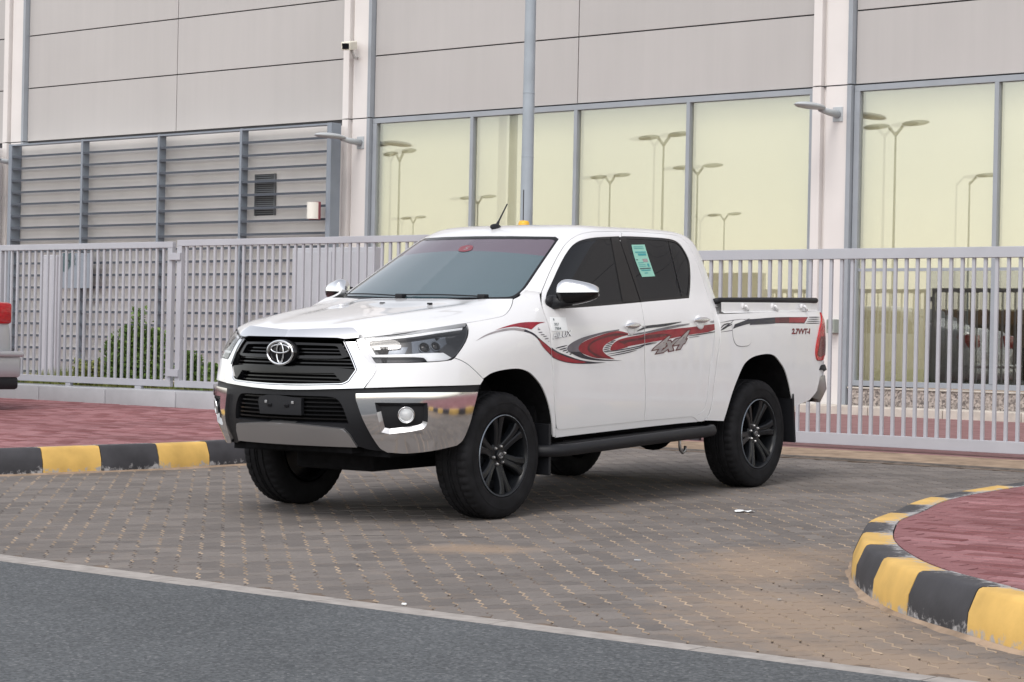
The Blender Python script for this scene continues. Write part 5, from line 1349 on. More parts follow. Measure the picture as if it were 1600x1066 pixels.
def kerb(name, pts, side, t_ref, first, ln=.50):
    """side: +1 if the pavement lies to the left of the walking direction"""
    root = tag(empty(name), kind='structure')
    t, c = curve(pts); tn = np.gradient(c, axis=0); tn /= np.linalg.norm(tn, axis=1, keepdims=True); nr = np.stack([-tn[:, 1], tn[:, 0]], 1) * side
    prof = [(0, -.08), (0, .03), (.006, .100), (.040, .178), (.050, .193), (.066, .200), (.14, .200), (.195, .199), (.195, -.08)]
    wear = [.56, .44, .12, .10, .22, .28, .38, .50, .5]
    n0 = math.ceil((0 - t_ref) / ln); n1 = math.floor((t[-1] - t_ref) / ln)
    for k in range(n0, n1):
        a = t_ref + k * ln + .003; b = a + ln - .006; V = []; W = []
        m = 5; dz = random.uniform(-.003, .003); do = random.uniform(-.003, .003)
        for i in range(m):
            u = a + (b - a) * i / (m - 1); p = np.array([np.interp(u, t, c[:, 0]), np.interp(u, t, c[:, 1])]); n = np.array([np.interp(u, t, nr[:, 0]), np.interp(u, t, nr[:, 1])]); n /= np.linalg.norm(n)
            base = p
            for (o, h), w in zip(prof, wear):
                q = p + n * (o + do); e = .004 if i in (0, m - 1) and 1 < h * 10 else 0
                V.append((q[0], q[1], gz(base[0], base[1]) + h + (dz if h > .02 else 0))); W.append(w + (.10 if i in (0, m-1) else 0))
        K = len(prof)
        F = [(i*K+q, i*K+q+1, (i+1)*K+q+1, (i+1)*K+q) for i in range(m-1) for q in range(K-1)] + [tuple(range(K-1, -1, -1)), tuple((m-1)*K+q for q in range(K))]
        if side < 0: pass
        yel = (k + first) % 2 == 0
        o = mk('kerb_stone', (V, F), M['yellow' if yel else 'black'], root, smooth=True, sharp=40)
        at = o.data.attributes.new('wear', 'FLOAT', 'POINT'); at.data.foreach_set('value', W)
        o['label'] = 'yellow painted stone' if yel else 'black painted stone'
    return t, c, nr
# reference arc lengths: a colour change known from the place
tl, cl = curve(KL); ref = float(tl[np.argmin(np.hypot(cl[:, 0] + 13.49, cl[:, 1] - 10.41))])
tL, cL, nL = kerb('kerb', KL, 1, ref, 0, .475)
tr, cr_ = curve(KR); ref = float(tr[np.argmin(np.hypot(cr_[:, 0] + 4.40, cr_[:, 1] - 7.95))])
tR, cR_, nR = kerb('kerb', KR, -1, ref, 1, .54)

# ---- grey interlocking paving: herringbone at 45 degrees to the gate
A45 = math.radians(137.8); E1 = np.array([math.cos(A45), math.sin(A45)]); E2 = np.array([math.cos(A45 - math.pi/2), math.sin(A45 - math.pi/2)])
U_ = .1125; DL = .010
def edge_pts(p, q):
    p = np.array(p, float); q = np.array(q, float)
    rev = (q - p).sum() < 0
    a, b = (q, p) if rev else (p, q); d = b - a; n = np.array([-d[1], d[0]])
    r = [a, a + d*.30 + n*DL/U_, a + d*.70 - n*DL/U_]
    return [a + d - (k - a) for k in r] if False else ([b, a + d*.70 - n*DL/U_, a + d*.30 + n*DL/U_] if rev else r)
def brick_outline(w, h):
    c = [(0, 0)] + [(i, 0) for i in range(1, w + 1)] + [(w, j) for j in range(1, h + 1)] + [(i, h) for i in range(w - 1, -1, -1)] + [(0, j) for j in range(h - 1, 0, -1)]
    out = []
    for i in range(len(c)): out += [k * U_ for k in edge_pts(c[i], c[(i + 1) % len(c)])]
    return out
def paver_shape(w, h):
    o = brick_outline(w, h); top = inset(o, .0048); low = inset(o, .0022); n = len(top)
    V2 = [p for p in top] + [p for p in low]; Z = [0.0] * n + [-.009] * n
    F = [tuple(range(n))] + [(n + i, n + (i+1) % n, (i+1) % n, i) for i in range(n)]
    return V2, Z, F
SH = {'H': paver_shape(2, 1), 'V': paver_shape(1, 2)}
regP = [np.array(p) for p in [(-24, 7.03)] + [(a - .09, b + .05) for a, b in KL[1:]] + [(-13.25, 16.12), (-6.76, 16.12)] + [(a + .09, b + .05) for a, b in KR[::-1][1:-1]] + [(6, 7.03)]]
cand = []
for i in range(-330, 330):
    for j in range(-330, 330):
        r = (i - j) % 4
        kd = 'H' if r == 0 else ('V' if r == 3 else None)
        if kd is None: continue
        ctr = (np.array([i + (1 if kd == 'H' else .5), j + (.5 if kd == 'H' else 1)])) * U_
        x, y = E1 * ctr[0] + E2 * ctr[1]
        if not (-20 < x < 3 and 7.03 < y < 16.15): continue
        cand.append((i, j, kd, x, y))
X = np.array([c[3] for c in cand]); Y = np.array([c[4] for c in cand]); ok = inside_v(X, Y, regP)
cand = [c for c, k in zip(cand, ok) if k]
KP_ = [tuple(p) for p in regP]
def vis_rank(c):
    v = Vector((c[3], c[4], gz(c[3], c[4]) - 1.16)); dpt = v.dot(cF); 
    if dpt < 1: return 1e9
    px = v.dot(cR) / dpt * 3500 / 800; py = -v.dot(cU) / dpt * 3500 / 533
    return dpt + (1000 if abs(px) > 1.02 or py > 1.02 else 0)
cand.sort(key=vis_rank)
pave = tag(empty('pavement'), kind='structure')
shared = {}
for kd in 'HV':
    V2, Z, F = SH[kd]
    shared[kd] = mesh('paver', [(p[0], p[1], z) for p, z in zip(V2, Z)], F, M['paver'])
NX = Vector((-.002712, .02285, 0))
slope_q = Vector((0, 0, 1)).rotation_difference(Vector((.002712, -.02285, 1)).normalized()).to_matrix().to_4x4()
base_q = Matrix(((E1[0], E2[0], 0, 0), (E1[1], E2[1], 0, 0), (0, 0, -1, 0), (0, 0, 0, 1)))
# E1, E2 form a left-handed pair with z up, so build the shapes with the plan mirrored explicitly
def paver_world(c):
    i, j, kd = c[:3]; V2, Z, F = SH[kd]; dz = random.gauss(0, .0005); tx, ty = random.gauss(0, .0015), random.gauss(0, .0015)
    out = []
    for p, z in zip(V2, Z):
        q0, q1 = p[0] + i * U_, p[1] + j * U_
        x, y = E1[0]*q0 + E2[0]*q1, E1[1]*q0 + E2[1]*q1
        out.append((x, y, gz(x, y) + z + dz + (p[0] - .1) * tx + (p[1] - .1) * ty))
    return out, [f[::-1] for f in F]
shared = {}
for c in cand[:300]:
    kd = c[2]
    V, F = paver_world(c)
    if kd not in shared:
        o0 = V[0]; shared[kd] = (mesh('paver', [(v[0]-o0[0], v[1]-o0[1], v[2]-o0[2]) for v in V], F, M['paver']))
    o = bpy.data.objects.new('paver', shared[kd]); link(o, pave)
    i, j = c[:2]; p = SH[kd][0][0]; q0, q1 = p[0] + i * U_, p[1] + j * U_
    x, y = E1[0]*q0 + E2[0]*q1, E1[1]*q0 + E2[1]*q1
    o.location = (x, y, gz(x, y) + random.gauss(0, .0005))
VV = []; FF = []; TT = []
for c in cand[300:]:
    V, F = paver_world(c); n = len(VV); VV += V; FF += [tuple(i + n for i in f) for f in F]; TT += [random.random()] * len(V)
o = tag(mk('paver', (VV, FF), M['paver'], pave), kind='stuff')
at = o.data.attributes.new('tone', 'FLOAT', 'POINT'); at.data.foreach_set('value', TT)

# wind-blown sand standing flush in the joints that run away from the road
M['joint_fill'] = pmat('pale_joint_sand', (.33, .255, .185), .95, spec=.1, noise=.4, nscale=3)
V = []; F = []; rs = random.Random(12)
for i in range(-330, 330):
    for j in range(-330, 330):
        if (i - (j - 1)) % 4 == 3: continue
        cx, cy = E1 * ((i + .5) * U_) + E2 * (j * U_)
        if not (-17 < cx < -3 and 7.1 < cy < 13.5) or not inside((cx, cy), KP_): continue
        if rs.random() < .10 + .55 * max(0, math.sin(cx * 1.9 + 1.3 * math.sin(cy * 1.3)) * math.sin(cy * 2.3 + cx)): continue
        pts = [np.array(k) * U_ for k in edge_pts((i, j), (i + 1, j))] + [np.array((i + 1, j)) * U_]; w = rs.uniform(.0028, .0058); m = len(V)
        for q in pts:
            ww = w * rs.uniform(.7, 1.3)
            for o_, z_ in ((-ww - .0015, -.003), (-ww*.6, .0006), (ww*.6, .0006), (ww + .0015, -.003)):
                x, y = E1 * q[0] + E2 * (q[1] + o_); V.append((x, y, gz(x, y) + z_))
        F += [(m + 4*a + b, m + 4*a + b + 1, m + 4*a + b + 5, m + 4*a + b + 4) for a in range(3) for b in range(3)]
tag(mk('joint_sand', (V, F), M['joint_fill'], pave), kind='stuff')

# ---- red brick paving
def bricks(root, region_, dz, x0, x1, y0, y1, single=0, gap=.006, L_=.2, B_=.1):
    C = []; j = 0; y = y0
    while y < y1:
        x = x0 + (L_/2 if j % 2 else 0)
        while x < x1:
            C.append((x + L_/2, y + B_/2)); x += L_
        y += B_; j += 1
    edge = []; keep = []
    for c in C:
        cs = [(c[0] + sx*L_/2, c[1] + sy*B_/2) for sx, sy in ((-1, -1), (1, -1), (1, 1), (-1, 1))]
        ins = inside_v(np.array([k[0] for k in cs]), np.array([k[1] for k in cs]), region_)
        if ins.all(): keep.append(c)
        elif ins.any(): edge.append((c, cs))
    C = keep; R_ = np.array(region_)
    EV = []; EF = []
    for c, cs in edge:                                            # cut bricks along the kerb
        i = int(np.argmin(np.hypot(R_[:, 0] - c[0], R_[:, 1] - c[1]))); best = None
        for a_, b_ in ((i - 1, i), (i, (i + 1) % len(R_))):
            p, q = R_[a_], R_[b_]; t = (q - p) / (np.linalg.norm(q - p) + 1e-9); n = np.array([-t[1], t[0]])
            if not inside(tuple((p + q)/2 + n*.03), region_): n = -n
            u = (np.array(c) - p) @ t
            sc = 0 if 0 <= u <= np.linalg.norm(q - p) else 1
            if best is None or sc < best[0]: best = (sc, p, n)
        _, p, n = best; g = gap/2; out = []
        poly_ = [np.array((c[0] + sx*(L_/2 - g), c[1] + sy*(B_/2 - g))) for sx, sy in ((-1, -1), (1, -1), (1, 1), (-1, 1))]
        for k in range(4):
            A, B = poly_[k], poly_[(k+1) % 4]; da, db = (A - p) @ n - .004, (B - p) @ n - .004
            if da >= 0: out.append(A)
            if (da >= 0) != (db >= 0): out.append(A + (B - A) * da / (da - db))
        if len(out) < 3: continue
        m = len(EV); nn_ = len(out)
        EV += [(v[0], v[1], gz(*v) + dz) for v in out] + [(v[0], v[1], gz(*v) + dz - .02) for v in out]
        EF.append(tuple(range(m, m + nn_))); EF += [(m + nn_ + k, m + nn_ + (k+1) % nn_, m + (k+1) % nn_, m + k) for k in range(nn_)]
    if EV:
        oc = tag(mk('cut_brick', (EV, EF), M['redbrick'], root), kind='stuff')
    C.sort(key=lambda c: vis_rank((0, 0, 0, c[0], c[1])))
    a, b = L_/2 - gap/2, B_/2 - gap/2; e = .004
    P = [(-a+e, -b+e, 0), (a-e, -b+e, 0), (a-e, b-e, 0), (-a+e, b-e, 0), (-a, -b, -e), (a, -b, -e), (a, b, -e), (-a, b, -e), (-a, -b, -.02), (a, -b, -.02), (a, b, -.02), (-a, b, -.02)]
    Fq = [(0, 1, 2, 3)] + [(4+i, 4+(i+1) % 4, (i+1) % 4, i) for i in range(4)] + [(8+i, 8+(i+1) % 4, 4+(i+1) % 4, 4+i) for i in range(4)]
    me = mesh('brick', [(p[0], p[1], p[2] + .02285*p[1]) for p in P], Fq, M['redbrick'])
    for c in C[:single]:
        o = bpy.data.objects.new('brick', me); link(o, root); o.location = (c[0], c[1], gz(*c) + dz + random.gauss(0, .0012))
    V = []; F = []; T = []
    for c in C[single:]:
        n = len(V); h = random.gauss(0, .0012); t = random.random()
        V += [(c[0]+p[0], c[1]+p[1], gz(c[0]+p[0], c[1]+p[1]) + dz + h + p[2]) for p in P]; F += [tuple(i+n for i in f) for f in Fq]; T += [t]*12
    if V:
        o = tag(mk('brick', (V, F), M['redbrick'], root), kind='stuff'); at = o.data.attributes.new('tone', 'FLOAT', 'POINT'); at.data.foreach_set('value', T)
inR = [tuple(c + n * .197) for c, n in zip(cR_, nR)]
inR = [p for p in inR if p[1] > 7.0]
island = [np.array(p) for p in inR[::6]] + [np.array((-6.66, 15.9)), np.array((3, 15.9)), np.array((3, 7.2))]
isl = tag(empty('brick_pavement'), kind='structure')
mk('sand_bed', ([(p[0], p[1], gz(p[0], p[1]) + .186) for p in island], [tuple(range(len(island)))[::-1]]), M['joint_red'], isl)
bricks(isl, island, .197, -7, 1.0, 7.2, 15.9, single=300)
inL = [tuple(c + n * .197) for c, n in zip(cL, nL)]
left = [np.array(p) for p in inL[::8]] + [np.array((-13.35, 15.30)), np.array((-34, 15.30)), np.array((-34, 7.2))]
pvl = tag(empty('brick_pavement'), kind='structure')
mk('sand_bed', ([(p[0], p[1], gz(p[0], p[1]) + .186) for p in left], [tuple(range(len(left)))]), M['joint_red'], pvl)
bricks(pvl, left, .197, -27.5, -13.2, 7.2, 15.35, single=0)

# ---- strip in front of the gate, rail and paving behind it
sheet('sand_strip', [(-14, 16.10), (8, 16.10), (8, 17.30), (-14, 17.30)], .003, M['sand'])
rail = tag(empty('gate_rail'), 'thin rusty steel track set in the ground in front of the sliding gate', 'track')
V = []
for x in (-13.2, 4.0):
    V += [(x, y, gz(x, y) + z) for y, z in ((16.13, .0), (16.14, .016), (16.165, .016), (16.175, .004), (16.20, .004), (16.21, .016), (16.235, .016), (16.245, .0))]
mk('rail', (V, [(k, k+1, k+9, k+8) for k in range(7)]), pmat('rusty_steel', (.10, .085, .075), .6, metal=.4, noise=.4, nscale=12), rail)
def wallpave():
    m, nt, b = new_mat('distant_red_paving'); N = nt.nodes; L = nt.links
    geo = N.new('ShaderNodeNewGeometry'); br = N.new('ShaderNodeTexBrick'); br.inputs['Scale'].default_value = 5; br.offset = .5
    br.inputs['Color1'].default_value = (.20, .098, .10, 1); br.inputs['Color2'].default_value = (.255, .135, .14, 1); br.inputs['Mortar'].default_value = (.2, .11, .1, 1); br.inputs['Mortar Size'].default_value = .012; br.inputs['Row Height'].default_value = .5; br.inputs['Brick Width'].default_value = 1.0
    L.new(geo.outputs['Position'], br.inputs['Vector']); L.new(br.outputs['Color'], b.inputs['Base Color']); b.inputs['Roughness'].default_value = .85; return m
M['farpave'] = wallpave()
sheet('walkway', [(-60, 17.30), (12, 17.30), (12, 22.86), (-60, 22.86)], .002, M['farpave'])
# earth bed behind the left fence
sheet('planting_bed', [(-34, 15.62), (-13.3, 15.62), (-13.3, 18.2), (-34, 18.2)], .295, M['sand'])

# ---- concrete ledge carrying the left fence
ledge = tag(empty('ledge_wall'), 'low pale grey concrete block ledge under the left fence', 'low wall')
x = -34.6
blk_ = None
while x < -13.3:
    x1 = min(x + 1.132, -13.2)
    V, F = box(x + .006, x1 - .006, 15.28, 15.80, .30, .595 + random.uniform(-.004, .004), .012)
    o = mk('ledge_block', (V, F), M['concrete'], ledge, smooth=True, sharp=30); x = x1
mk('joint_fill', box(-34.5, -13.25, 15.31, 15.78, .30, .56), M['seam'], ledge)

# ---- fences
def fence_panel(root, x0, x1, y, zb0, zb1, zt0, zt1, pitch, bw, stile=.075, dp=.05, phase=0.0):
    fr = join(box(x0, x1, y, y + dp, zt0, zt1, .004), box(x0, x1, y, y + dp, zb0, zb1, .004), box(x0 + .002, x0 + stile, y + .001, y + dp - .001, zb1, zt0), box(x1 - stile, x1 - .002, y + .001, y + dp - .001, zb1, zt0))
    mk('fence_frame', fr, M['fence'], root)
    me = None; x = x0 + stile + pitch * .55 + phase; k = 0
    bwy = bw * .9
    me = mesh('bar', *box(-bw/2, bw/2, -bwy/2, bwy/2, zb1 - .004, zt0 + .004, .005), M['fence'])
    while x < x1 - stile - bw / 2:
        o = bpy.data.objects.new('bar', me); link(o, root); o.location = (x, y + dp/2, 0); x += pitch
fl1 = tag(empty('fence'), 'light grey steel bar fence panel on the ledge, left of the lock plates', 'fence')
fence_panel(fl1, -21.0, -17.99, 15.52, .63, .70, 2.09, 2.155, .1085, .0295)
fence_panel(fl1, -24.2, -21.06, 15.52, .63, .70, 2.09, 2.155, .1085, .0295)
mk('fence_post', box(-19.73, -19.65, 15.525, 15.565, .58, .632), M['fence'], fl1)
mk('fence_post', box(-18.56, -18.46, 15.525, 15.565, .58, .632), M['fence'], fl1)
mk('fence_post', box(-20.9, -20.82, 15.525, 15.565, .58, .632), M['fence'], fl1)
for z in (1.96, .74): mk('lock_plate', box(-18.03, -17.85, 15.500, 15.518, z, z + .075, .003), M['fence'], fl1)
fl2 = tag(empty('fence'), 'light grey steel bar fence panel on the ledge, running behind the pickup', 'fence')
fence_panel(fl2, -17.92, -13.45, 15.52, .63, .70, 2.105, 2.17, .1085, .0295)
for x in (-17.0, -15.6, -14.1): mk('fence_post', box(x, x + .08, 15.525, 15.565, .58, .632), M['fence'], fl2)
gate = tag(empty('sliding_gate'), 'wide light grey steel bar sliding gate behind the load bed', 'gate')
fence_panel(gate, -13.6, -3.2, 17.42, .300, .405, 1.99, 2.085, .1122, .032, dp=.07)
for x in (-12.6, -4.3): mk('gate_wheel', xform(lathe([(.001, -.02), (.06, -.02), (.06, .02), (.001, .02)], 16), Matrix.Translation((x, 17.455, .30))), M['seam'], gate)
bc = tag(empty('beacon_post', (-14.93, 17.6, 0)), 'small yellow warning beacon on a post just above the pickup roof', 'beacon')
mk('post', box(-.04, .04, -.04, .04, .3, 2.33), M['fence'], bc)
mk('beacon_lamp', lathe([(.055, 2.33), (.060, 2.36), (.057, 2.405), (.045, 2.425), (.001, 2.43)], 20, 'Z'), pmat('amber_plastic', (.75, .42, .03), .3), bc, smooth=True)

# ================================================================== BUILDING
bld = tag(empty('building'), 'long grey commercial building with composite panels, tall glazing and steel louvres', 'building')
YF = 23.32
PITCH = 8.12; TRIM = [-14.555 + PITCH * k for k in (-4, -3, -2, -1, 0, 1, 2, 3)]
ZT = [4.385, 5.283, 6.165, 7.05, 7.94, 8.83, 9.7]
me_cache = {}
mk('roof', box(-47.2, 9.9, 23.5, 50, 9.55, 9.7), M['panel'], bld)
for i, t in enumerate(TRIM):
    # column right edge t; the bay runs from t to the next column's left edge
    x0 = t + .012; x1 = t + PITCH - .555; xm = (x0 + x1) / 2
    if i < len(TRIM) - 1:
        for a, b in ((x0, xm - .008), (xm + .008, x1)):
            for z0, z1 in zip(ZT, ZT[1:]):
                V, F = box(a, b, YF, YF + .03, z0 + .009, z1 - .009, .002)
                mk('wall_panel', (V, F), M['panel'], bld)
        mk('panel_backing', box(x0 - .02, x1 + .02, YF + .032, YF + .06, 4.30, 9.6), M['seam'], bld)
    # column: narrow flange, shadow groove, wide face, blue-grey edge trim
    for z0, z1 in ((.40, 4.376), (4.392, 9.6)):
        mk('column', join(box(t - .545, t - .425, YF - .10, YF + .1, z0, z1), box(t - .425, t - .375, YF - .01, YF + .1, z0, z1), box(t - .375, t - .060, YF - .055, YF + .1, z0, z1)), M['column'], bld)
        mk('column_trim', join(box(t - .060, t + .0, YF - .085, YF + .1, z0, z1)), M['frame'], bld)
    mk('column_joint', box(t - .54, t, YF - .04, YF + .09, 4.376, 4.392), M['seam'], bld)
    if i >= len(TRIM) - 1: continue
    if t < -23:
        # louvred bay: rendered wall behind steel frames with blades
        mk('rendered_wall', box(x0 - .02, x1 + .02, 23.07, 23.3, .38, 4.29), M['render'], bld)
        fx0, fx1 = t - .0 + .16, x1 - .02 + .13
        n = 4; w = (fx1 - fx0) / n
        for k in range(n + 1):
            xx = fx0 + w * k; ww = .045 if 0 < k < n else .09
            mk('louvre_post', box(xx - ww/2, xx + ww/2, 22.86, 23.0 if 0 < k < n else 23.06, .40, 4.30, .003), M['steel'], bld)
        mk('louvre_rail', join(box(fx0, fx1, 22.861, 23.0, 4.27, 4.295)), M['steel'], bld)
        key = round(w, 3)
        if key not in me_cache:
            # blade: sloping plate with a folded lip
            V = []; hw = w/2 - .0245; BL = pmat('louvre_blade_paint', (.050, .060, .078), .5, noise=.06, nscale=5)
            for x in (-hw, hw): V += [(x, 22.87, -.018), (x, 22.87, .018), (x, 22.89, .020), (x, 22.98, .016), (x, 22.98, .008), (x, 22.88, .004)]
            me_cache[key] = mesh('louvre_blade', V, [(k, (k+1) % 6, 6 + (k+1) % 6, 6 + k) for k in range(6)] + [(5, 4, 3, 2, 1, 0), (6, 7, 8, 9, 10, 11)], BL)
        for k in range(n):
            z = 4.085
            while z > .5:
                o = bpy.data.objects.new('louvre_blade', me_cache[key]); link(o, bld); o.location = (fx0 + w*(k + .5), 0, z); z -= .197
    else:
        # glazed bay
        zs, zh = .80, 4.30; ws_ = [x0 + .06 + (x1 - x0 - .12) * k / 4 for k in range(5)]
        mk('plinth', join(*[box(x0 + (x1 - x0) * k / 5 + .004, x0 + (x1 - x0) * (k + 1) / 5 - .004, YF - .05, YF + .1, .44, .70, .003) for k in range(5)]), M['granite'], bld)
        mk('plinth_coping', box(x0, x1, YF - .07, YF + .1, .702, .722, .003), M['cream_kerb'], bld)
        fr = [box(x0, x1, YF - .03, YF + .05, .735, zs, .004), box(x0, x1, YF - .03, YF + .05, zh, 4.372, .004), box(x0, x0 + .075, YF - .028, YF + .05, zs, zh), box(x1 - .075, x1, YF - .028, YF + .05, zs, zh)]
        fr += [box(xx - .028, xx + .028, YF - .035, YF + .05, zs, zh, .004) for xx in ws_[1:-1]]
        dark = t > -15
        if dark: fr.append(box(x0 + .076, x1 - .076, YF + .01, YF + .045, 2.12, 2.155))
        fo_ = mk('window_frame', join(*fr), M['frame'], bld)
        for k in range(4):
            a, b = ws_[k] + .028, ws_[k+1] - .028
            if k == 0: a = x0 + .07
            if k == 3: b = x1 - .07
            mk('pane', ([(a, YF + .012, zs), (b, YF + .012, zs), (b, YF + .012, zh), (a, YF + .012, zh)], [(0, 1, 2, 3)]), M['glass_a'] if 'glass_a' in M else None, fo_)
            sk_ = random.uniform(.008, .014) * (1 if k % 2 else .6)
            mk('inner_pane', ([(a, YF + .040, zs), (b, YF + .040 + sk_, zs), (b, YF + .040 + sk_ * 1.2, zh), (a, YF + .040 + sk_ * .2, zh)], [(0, 1, 2, 3)]), None, fo_)
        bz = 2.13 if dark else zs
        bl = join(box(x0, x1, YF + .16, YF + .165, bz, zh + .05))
        if dark: bl = join(bl, box(x0, x0 + .92, YF + .17, YF + .175, zs - .05, 2.14))  # low cream strip by the jamb stands in for a pale reflection in the glass
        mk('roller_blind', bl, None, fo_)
        mk('interior', join(([(x0, YF + .17, zs-.05), (x1, YF + .17, zs-.05), (x1, YF + 4, zs-.05), (x0, YF + 4, zs-.05)], [(0, 1, 2, 3)]), ([(x0, YF + 4, .7), (x1, YF + 4, .7), (x1, YF + 4, 4.4), (x0, YF + 4, 4.4)], [(3, 2, 1, 0)]),
             ([(x0, YF + .17, 4.4), (x1, YF + .17, 4.4), (x1, YF + 4, 4.4), (x0, YF + 4, 4.4)], [(3, 2, 1, 0)]), ([(x0 - .01, YF + .1, .7), (x0 - .01, YF + 4, .7), (x0 - .01, YF + 4, 4.4), (x0 - .01, YF + .1, 4.4)], [(0, 1, 2, 3)]), ([(x1 + .01, YF + .1, .7), (x1 + .01, YF + 4, .7), (x1 + .01, YF + 4, 4.4), (x1 + .01, YF + .1, 4.4)], [(3, 2, 1, 0)])), M['int'] if 'int' in M else None, fo_)
M['glass_a'] = glass_mat('outer_glass', .21, (.95, .96, .90), (.96, .97, .90))
M['glass_b'] = glass_mat('inner_glass', .13, (.96, .96, .92), (.96, .97, .90))
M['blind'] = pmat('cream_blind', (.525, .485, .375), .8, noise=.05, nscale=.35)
M['int'] = pmat('dim_interior', (.05, .045, .04), .8, noise=.5, nscale=1.5)
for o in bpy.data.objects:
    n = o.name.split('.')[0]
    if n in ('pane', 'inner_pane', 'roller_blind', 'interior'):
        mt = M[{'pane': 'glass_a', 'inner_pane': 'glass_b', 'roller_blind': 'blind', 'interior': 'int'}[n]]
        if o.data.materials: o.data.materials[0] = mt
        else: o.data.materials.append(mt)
# base kerb along the facade
V = []
kb = tag(empty('facade_kerb'), kind='structure')
x = -47
while x < 9.9:
    mk('kerb_stone', box(x + .004, x + .996, 22.84, 23.26, .30, .50 + random.uniform(-.004, .004), .012), M['cream_kerb'], kb); x += 1.0
mk('column_base', join(*[box(t - .56, t + .01, YF - .12, YF + .1, .40, .46) for t in TRIM]), M['steel'], bld)
# vent grille on the rendered wall
vg = mk('vent_grille', join(box(-24.86, -24.84, 23.03, 23.068, 3.0, 3.62), box(-24.44, -24.42, 23.03, 23.068, 3.0, 3.62), *[box(-24.84, -24.44, 23.035, 23.060, 3.02 + .03*k, 3.036 + .03*k) for k in range(20)]), pmat('vent_metal', (.16, .17, .18), .5), bld)
mk('vent_back', box(-24.85, -24.43, 23.062, 23.069, 3.0, 3.62), M['seam'], vg)
# alarm sounder
al = tag(empty('alarm_box', (-23.27, 22.74, 3.02)), 'white and red curved alarm box on the louvres', 'alarm box')
mk('housing', xform(lathe([(.001, -.12), (.10, -.12), (.10, .12), (.001, .12)], 20, 'Z', -math.pi, 0), Matrix.Diagonal((.95, 1.2, 1, 1))), pmat('off_white_plastic', (.72, .70, .64), .4), al)
mk('red_base', box(-.105, .105, -.012, .03, -.13, .13, .006), M['red_print'], al)
# wall lamps on the columns
for i, (t, lab) in enumerate(((TRIM[1], 'grey wall lamp on the column at the far left edge'), (TRIM[2], 'grey wall lamp on the column between louvres and glazing'), (TRIM[3], 'grey wall lamp on the column right of the pickup cab'), (TRIM[4], 'grey wall lamp on the right hand column outside the view'))):
    if i == 3: continue
    tt = [-30.795, -22.675, -14.555][i]
    r = tag(empty('wall_lamp', (tt - .20, 23.26, 4.03)), lab, 'wall lamp', 'lamps on the facade columns')
    mk('arm', tube([(0, 0, 0), (0, -.22, .01), (0, -.40, .03)], [.05, .042, .035], 12), M['lampgrey'], r, smooth=True)
    V, F = ellipsoid((0, -.62, .045), (.115, .30, .045), 24, 12); V = [(v[0], v[1], max(v[2], .018)) for v in V]
    mk('lamp_head', (V, F), M['lampgrey'], r, smooth=True, sharp=40)
    mk('wall_plate', box(-.07, .07, -.008, .02, -.09, .09, .004), M['lampgrey'], r)
# security camera
cc_ = tag(empty('security_camera', (-22.98, 23.20, 5.36)), 'cream security camera on the column left of the glazing', 'security camera')
g = xform(box(-.07, .07, -.20, .16, -.06, .06, .012), Matrix.Rotation(math.radians(28), 4, 'Z') @ Matrix.Rotation(math.radians(10), 4, 'X'))
mk('housing', xform(g, Matrix.Translation((.06, -.16, .06))), pmat('cream_plastic', (.70, .68, .58), .4), cc_)
mk('lens', xform(xform(box(-.05, .05, -.215, -.199, -.04, .04, .004), Matrix.Rotation(math.radians(28), 4, 'Z') @ Matrix.Rotation(math.radians(10), 4, 'X')), Matrix.Translation((.06, -.16, .06))), M['gloss'], cc_)
mk('bracket', tube([(0, .06, -.09), (.03, -.03, -.10), (.06, -.12, .0)], .022, 8), pmat('bracket_grey', (.5, .5, .48), .4), cc_, smooth=True)
# signs seen through the fence
sg = tag(empty('warning_sign', (-23.0, 22.70, 2.06)), 'small white sign with a black disc and red foot behind the fence', 'sign')
mk('plate', box(-.13, .13, 0, .01, -.13, .13), M['paper'], sg)
mk('disc', xform(lathe([(.001, 0), (.075, 0), (.075, .004)], 24), Matrix.Translation((-.01, -.004, .02))), M['ink'], sg)
mk('disc', xform(lathe([(.001, 0), (.045, 0), (.045, .004)], 24), Matrix.Translation((-.01, -.008, .02))), M['d_tan'], sg)
mk('red_band', box(-.125, .125, -.004, -.001, -.125, -.075), M['red_print'], sg)
ns = tag(empty('number_sign', (-28.65, 22.69, 2.2)), 'grey plate with black number 13 behind the left fence', 'sign')
mk('plate', box(-.40, .36, 0, .012, -.30, .26), M['steel'], ns)
g = text_geo('13', .34, .035); mk('digits', ([(v[0] - .34, -.004, v[1] + .0) for v in g[0]], g[1]), M['ink'], ns)
ib = tag(empty('intercom_box', (-14.73, 23.20, 1.45)), 'small grey box on the column beside the tail lamp', 'box')
mk('housing', box(-.055, .055, -.06, .06, -.085, .085, .01), pmat('putty_plastic', (.30, .33, .30), .5), ib)
mk('lid', box(-.045, .045, -.066, -.061, -.03, .07, .004), pmat('putty_dark', (.22, .25, .23), .5), ib)

# grey steel cabinets standing between fence and wall
for x0, x1, y, lab in ((-20.02, -18.6, 19.2, 'wide plain grey steel cabinet behind the fence left of the pickup windscreen'), (-27.05, -26.70, 20.8, 'narrow grey steel cabinet behind the left fence beside the number plate')):
    cb = tag(empty('cabinet', ((x0 + x1)/2, y, gz(x0, y))), lab, 'cabinet', 'grey cabinets behind the fence'); w = (x1 - x0)/2
    mk('housing', box(-w, w, 0, .12, 0, 1.95, .01), M['fence'], cb)
    n_ = max(1, int(w * 2 / .7))
    for k in range(n_): mk('door', box(-w + .02 + k*2*w/n_, -w - .02 + (k+1)*2*w/n_, -.012, .002, .08, 1.9, .004), M['fence'], cb)
    mk('plinth', box(-w - .02, w + .02, -.03, .14, -.2, .05), M['concrete'], cb)
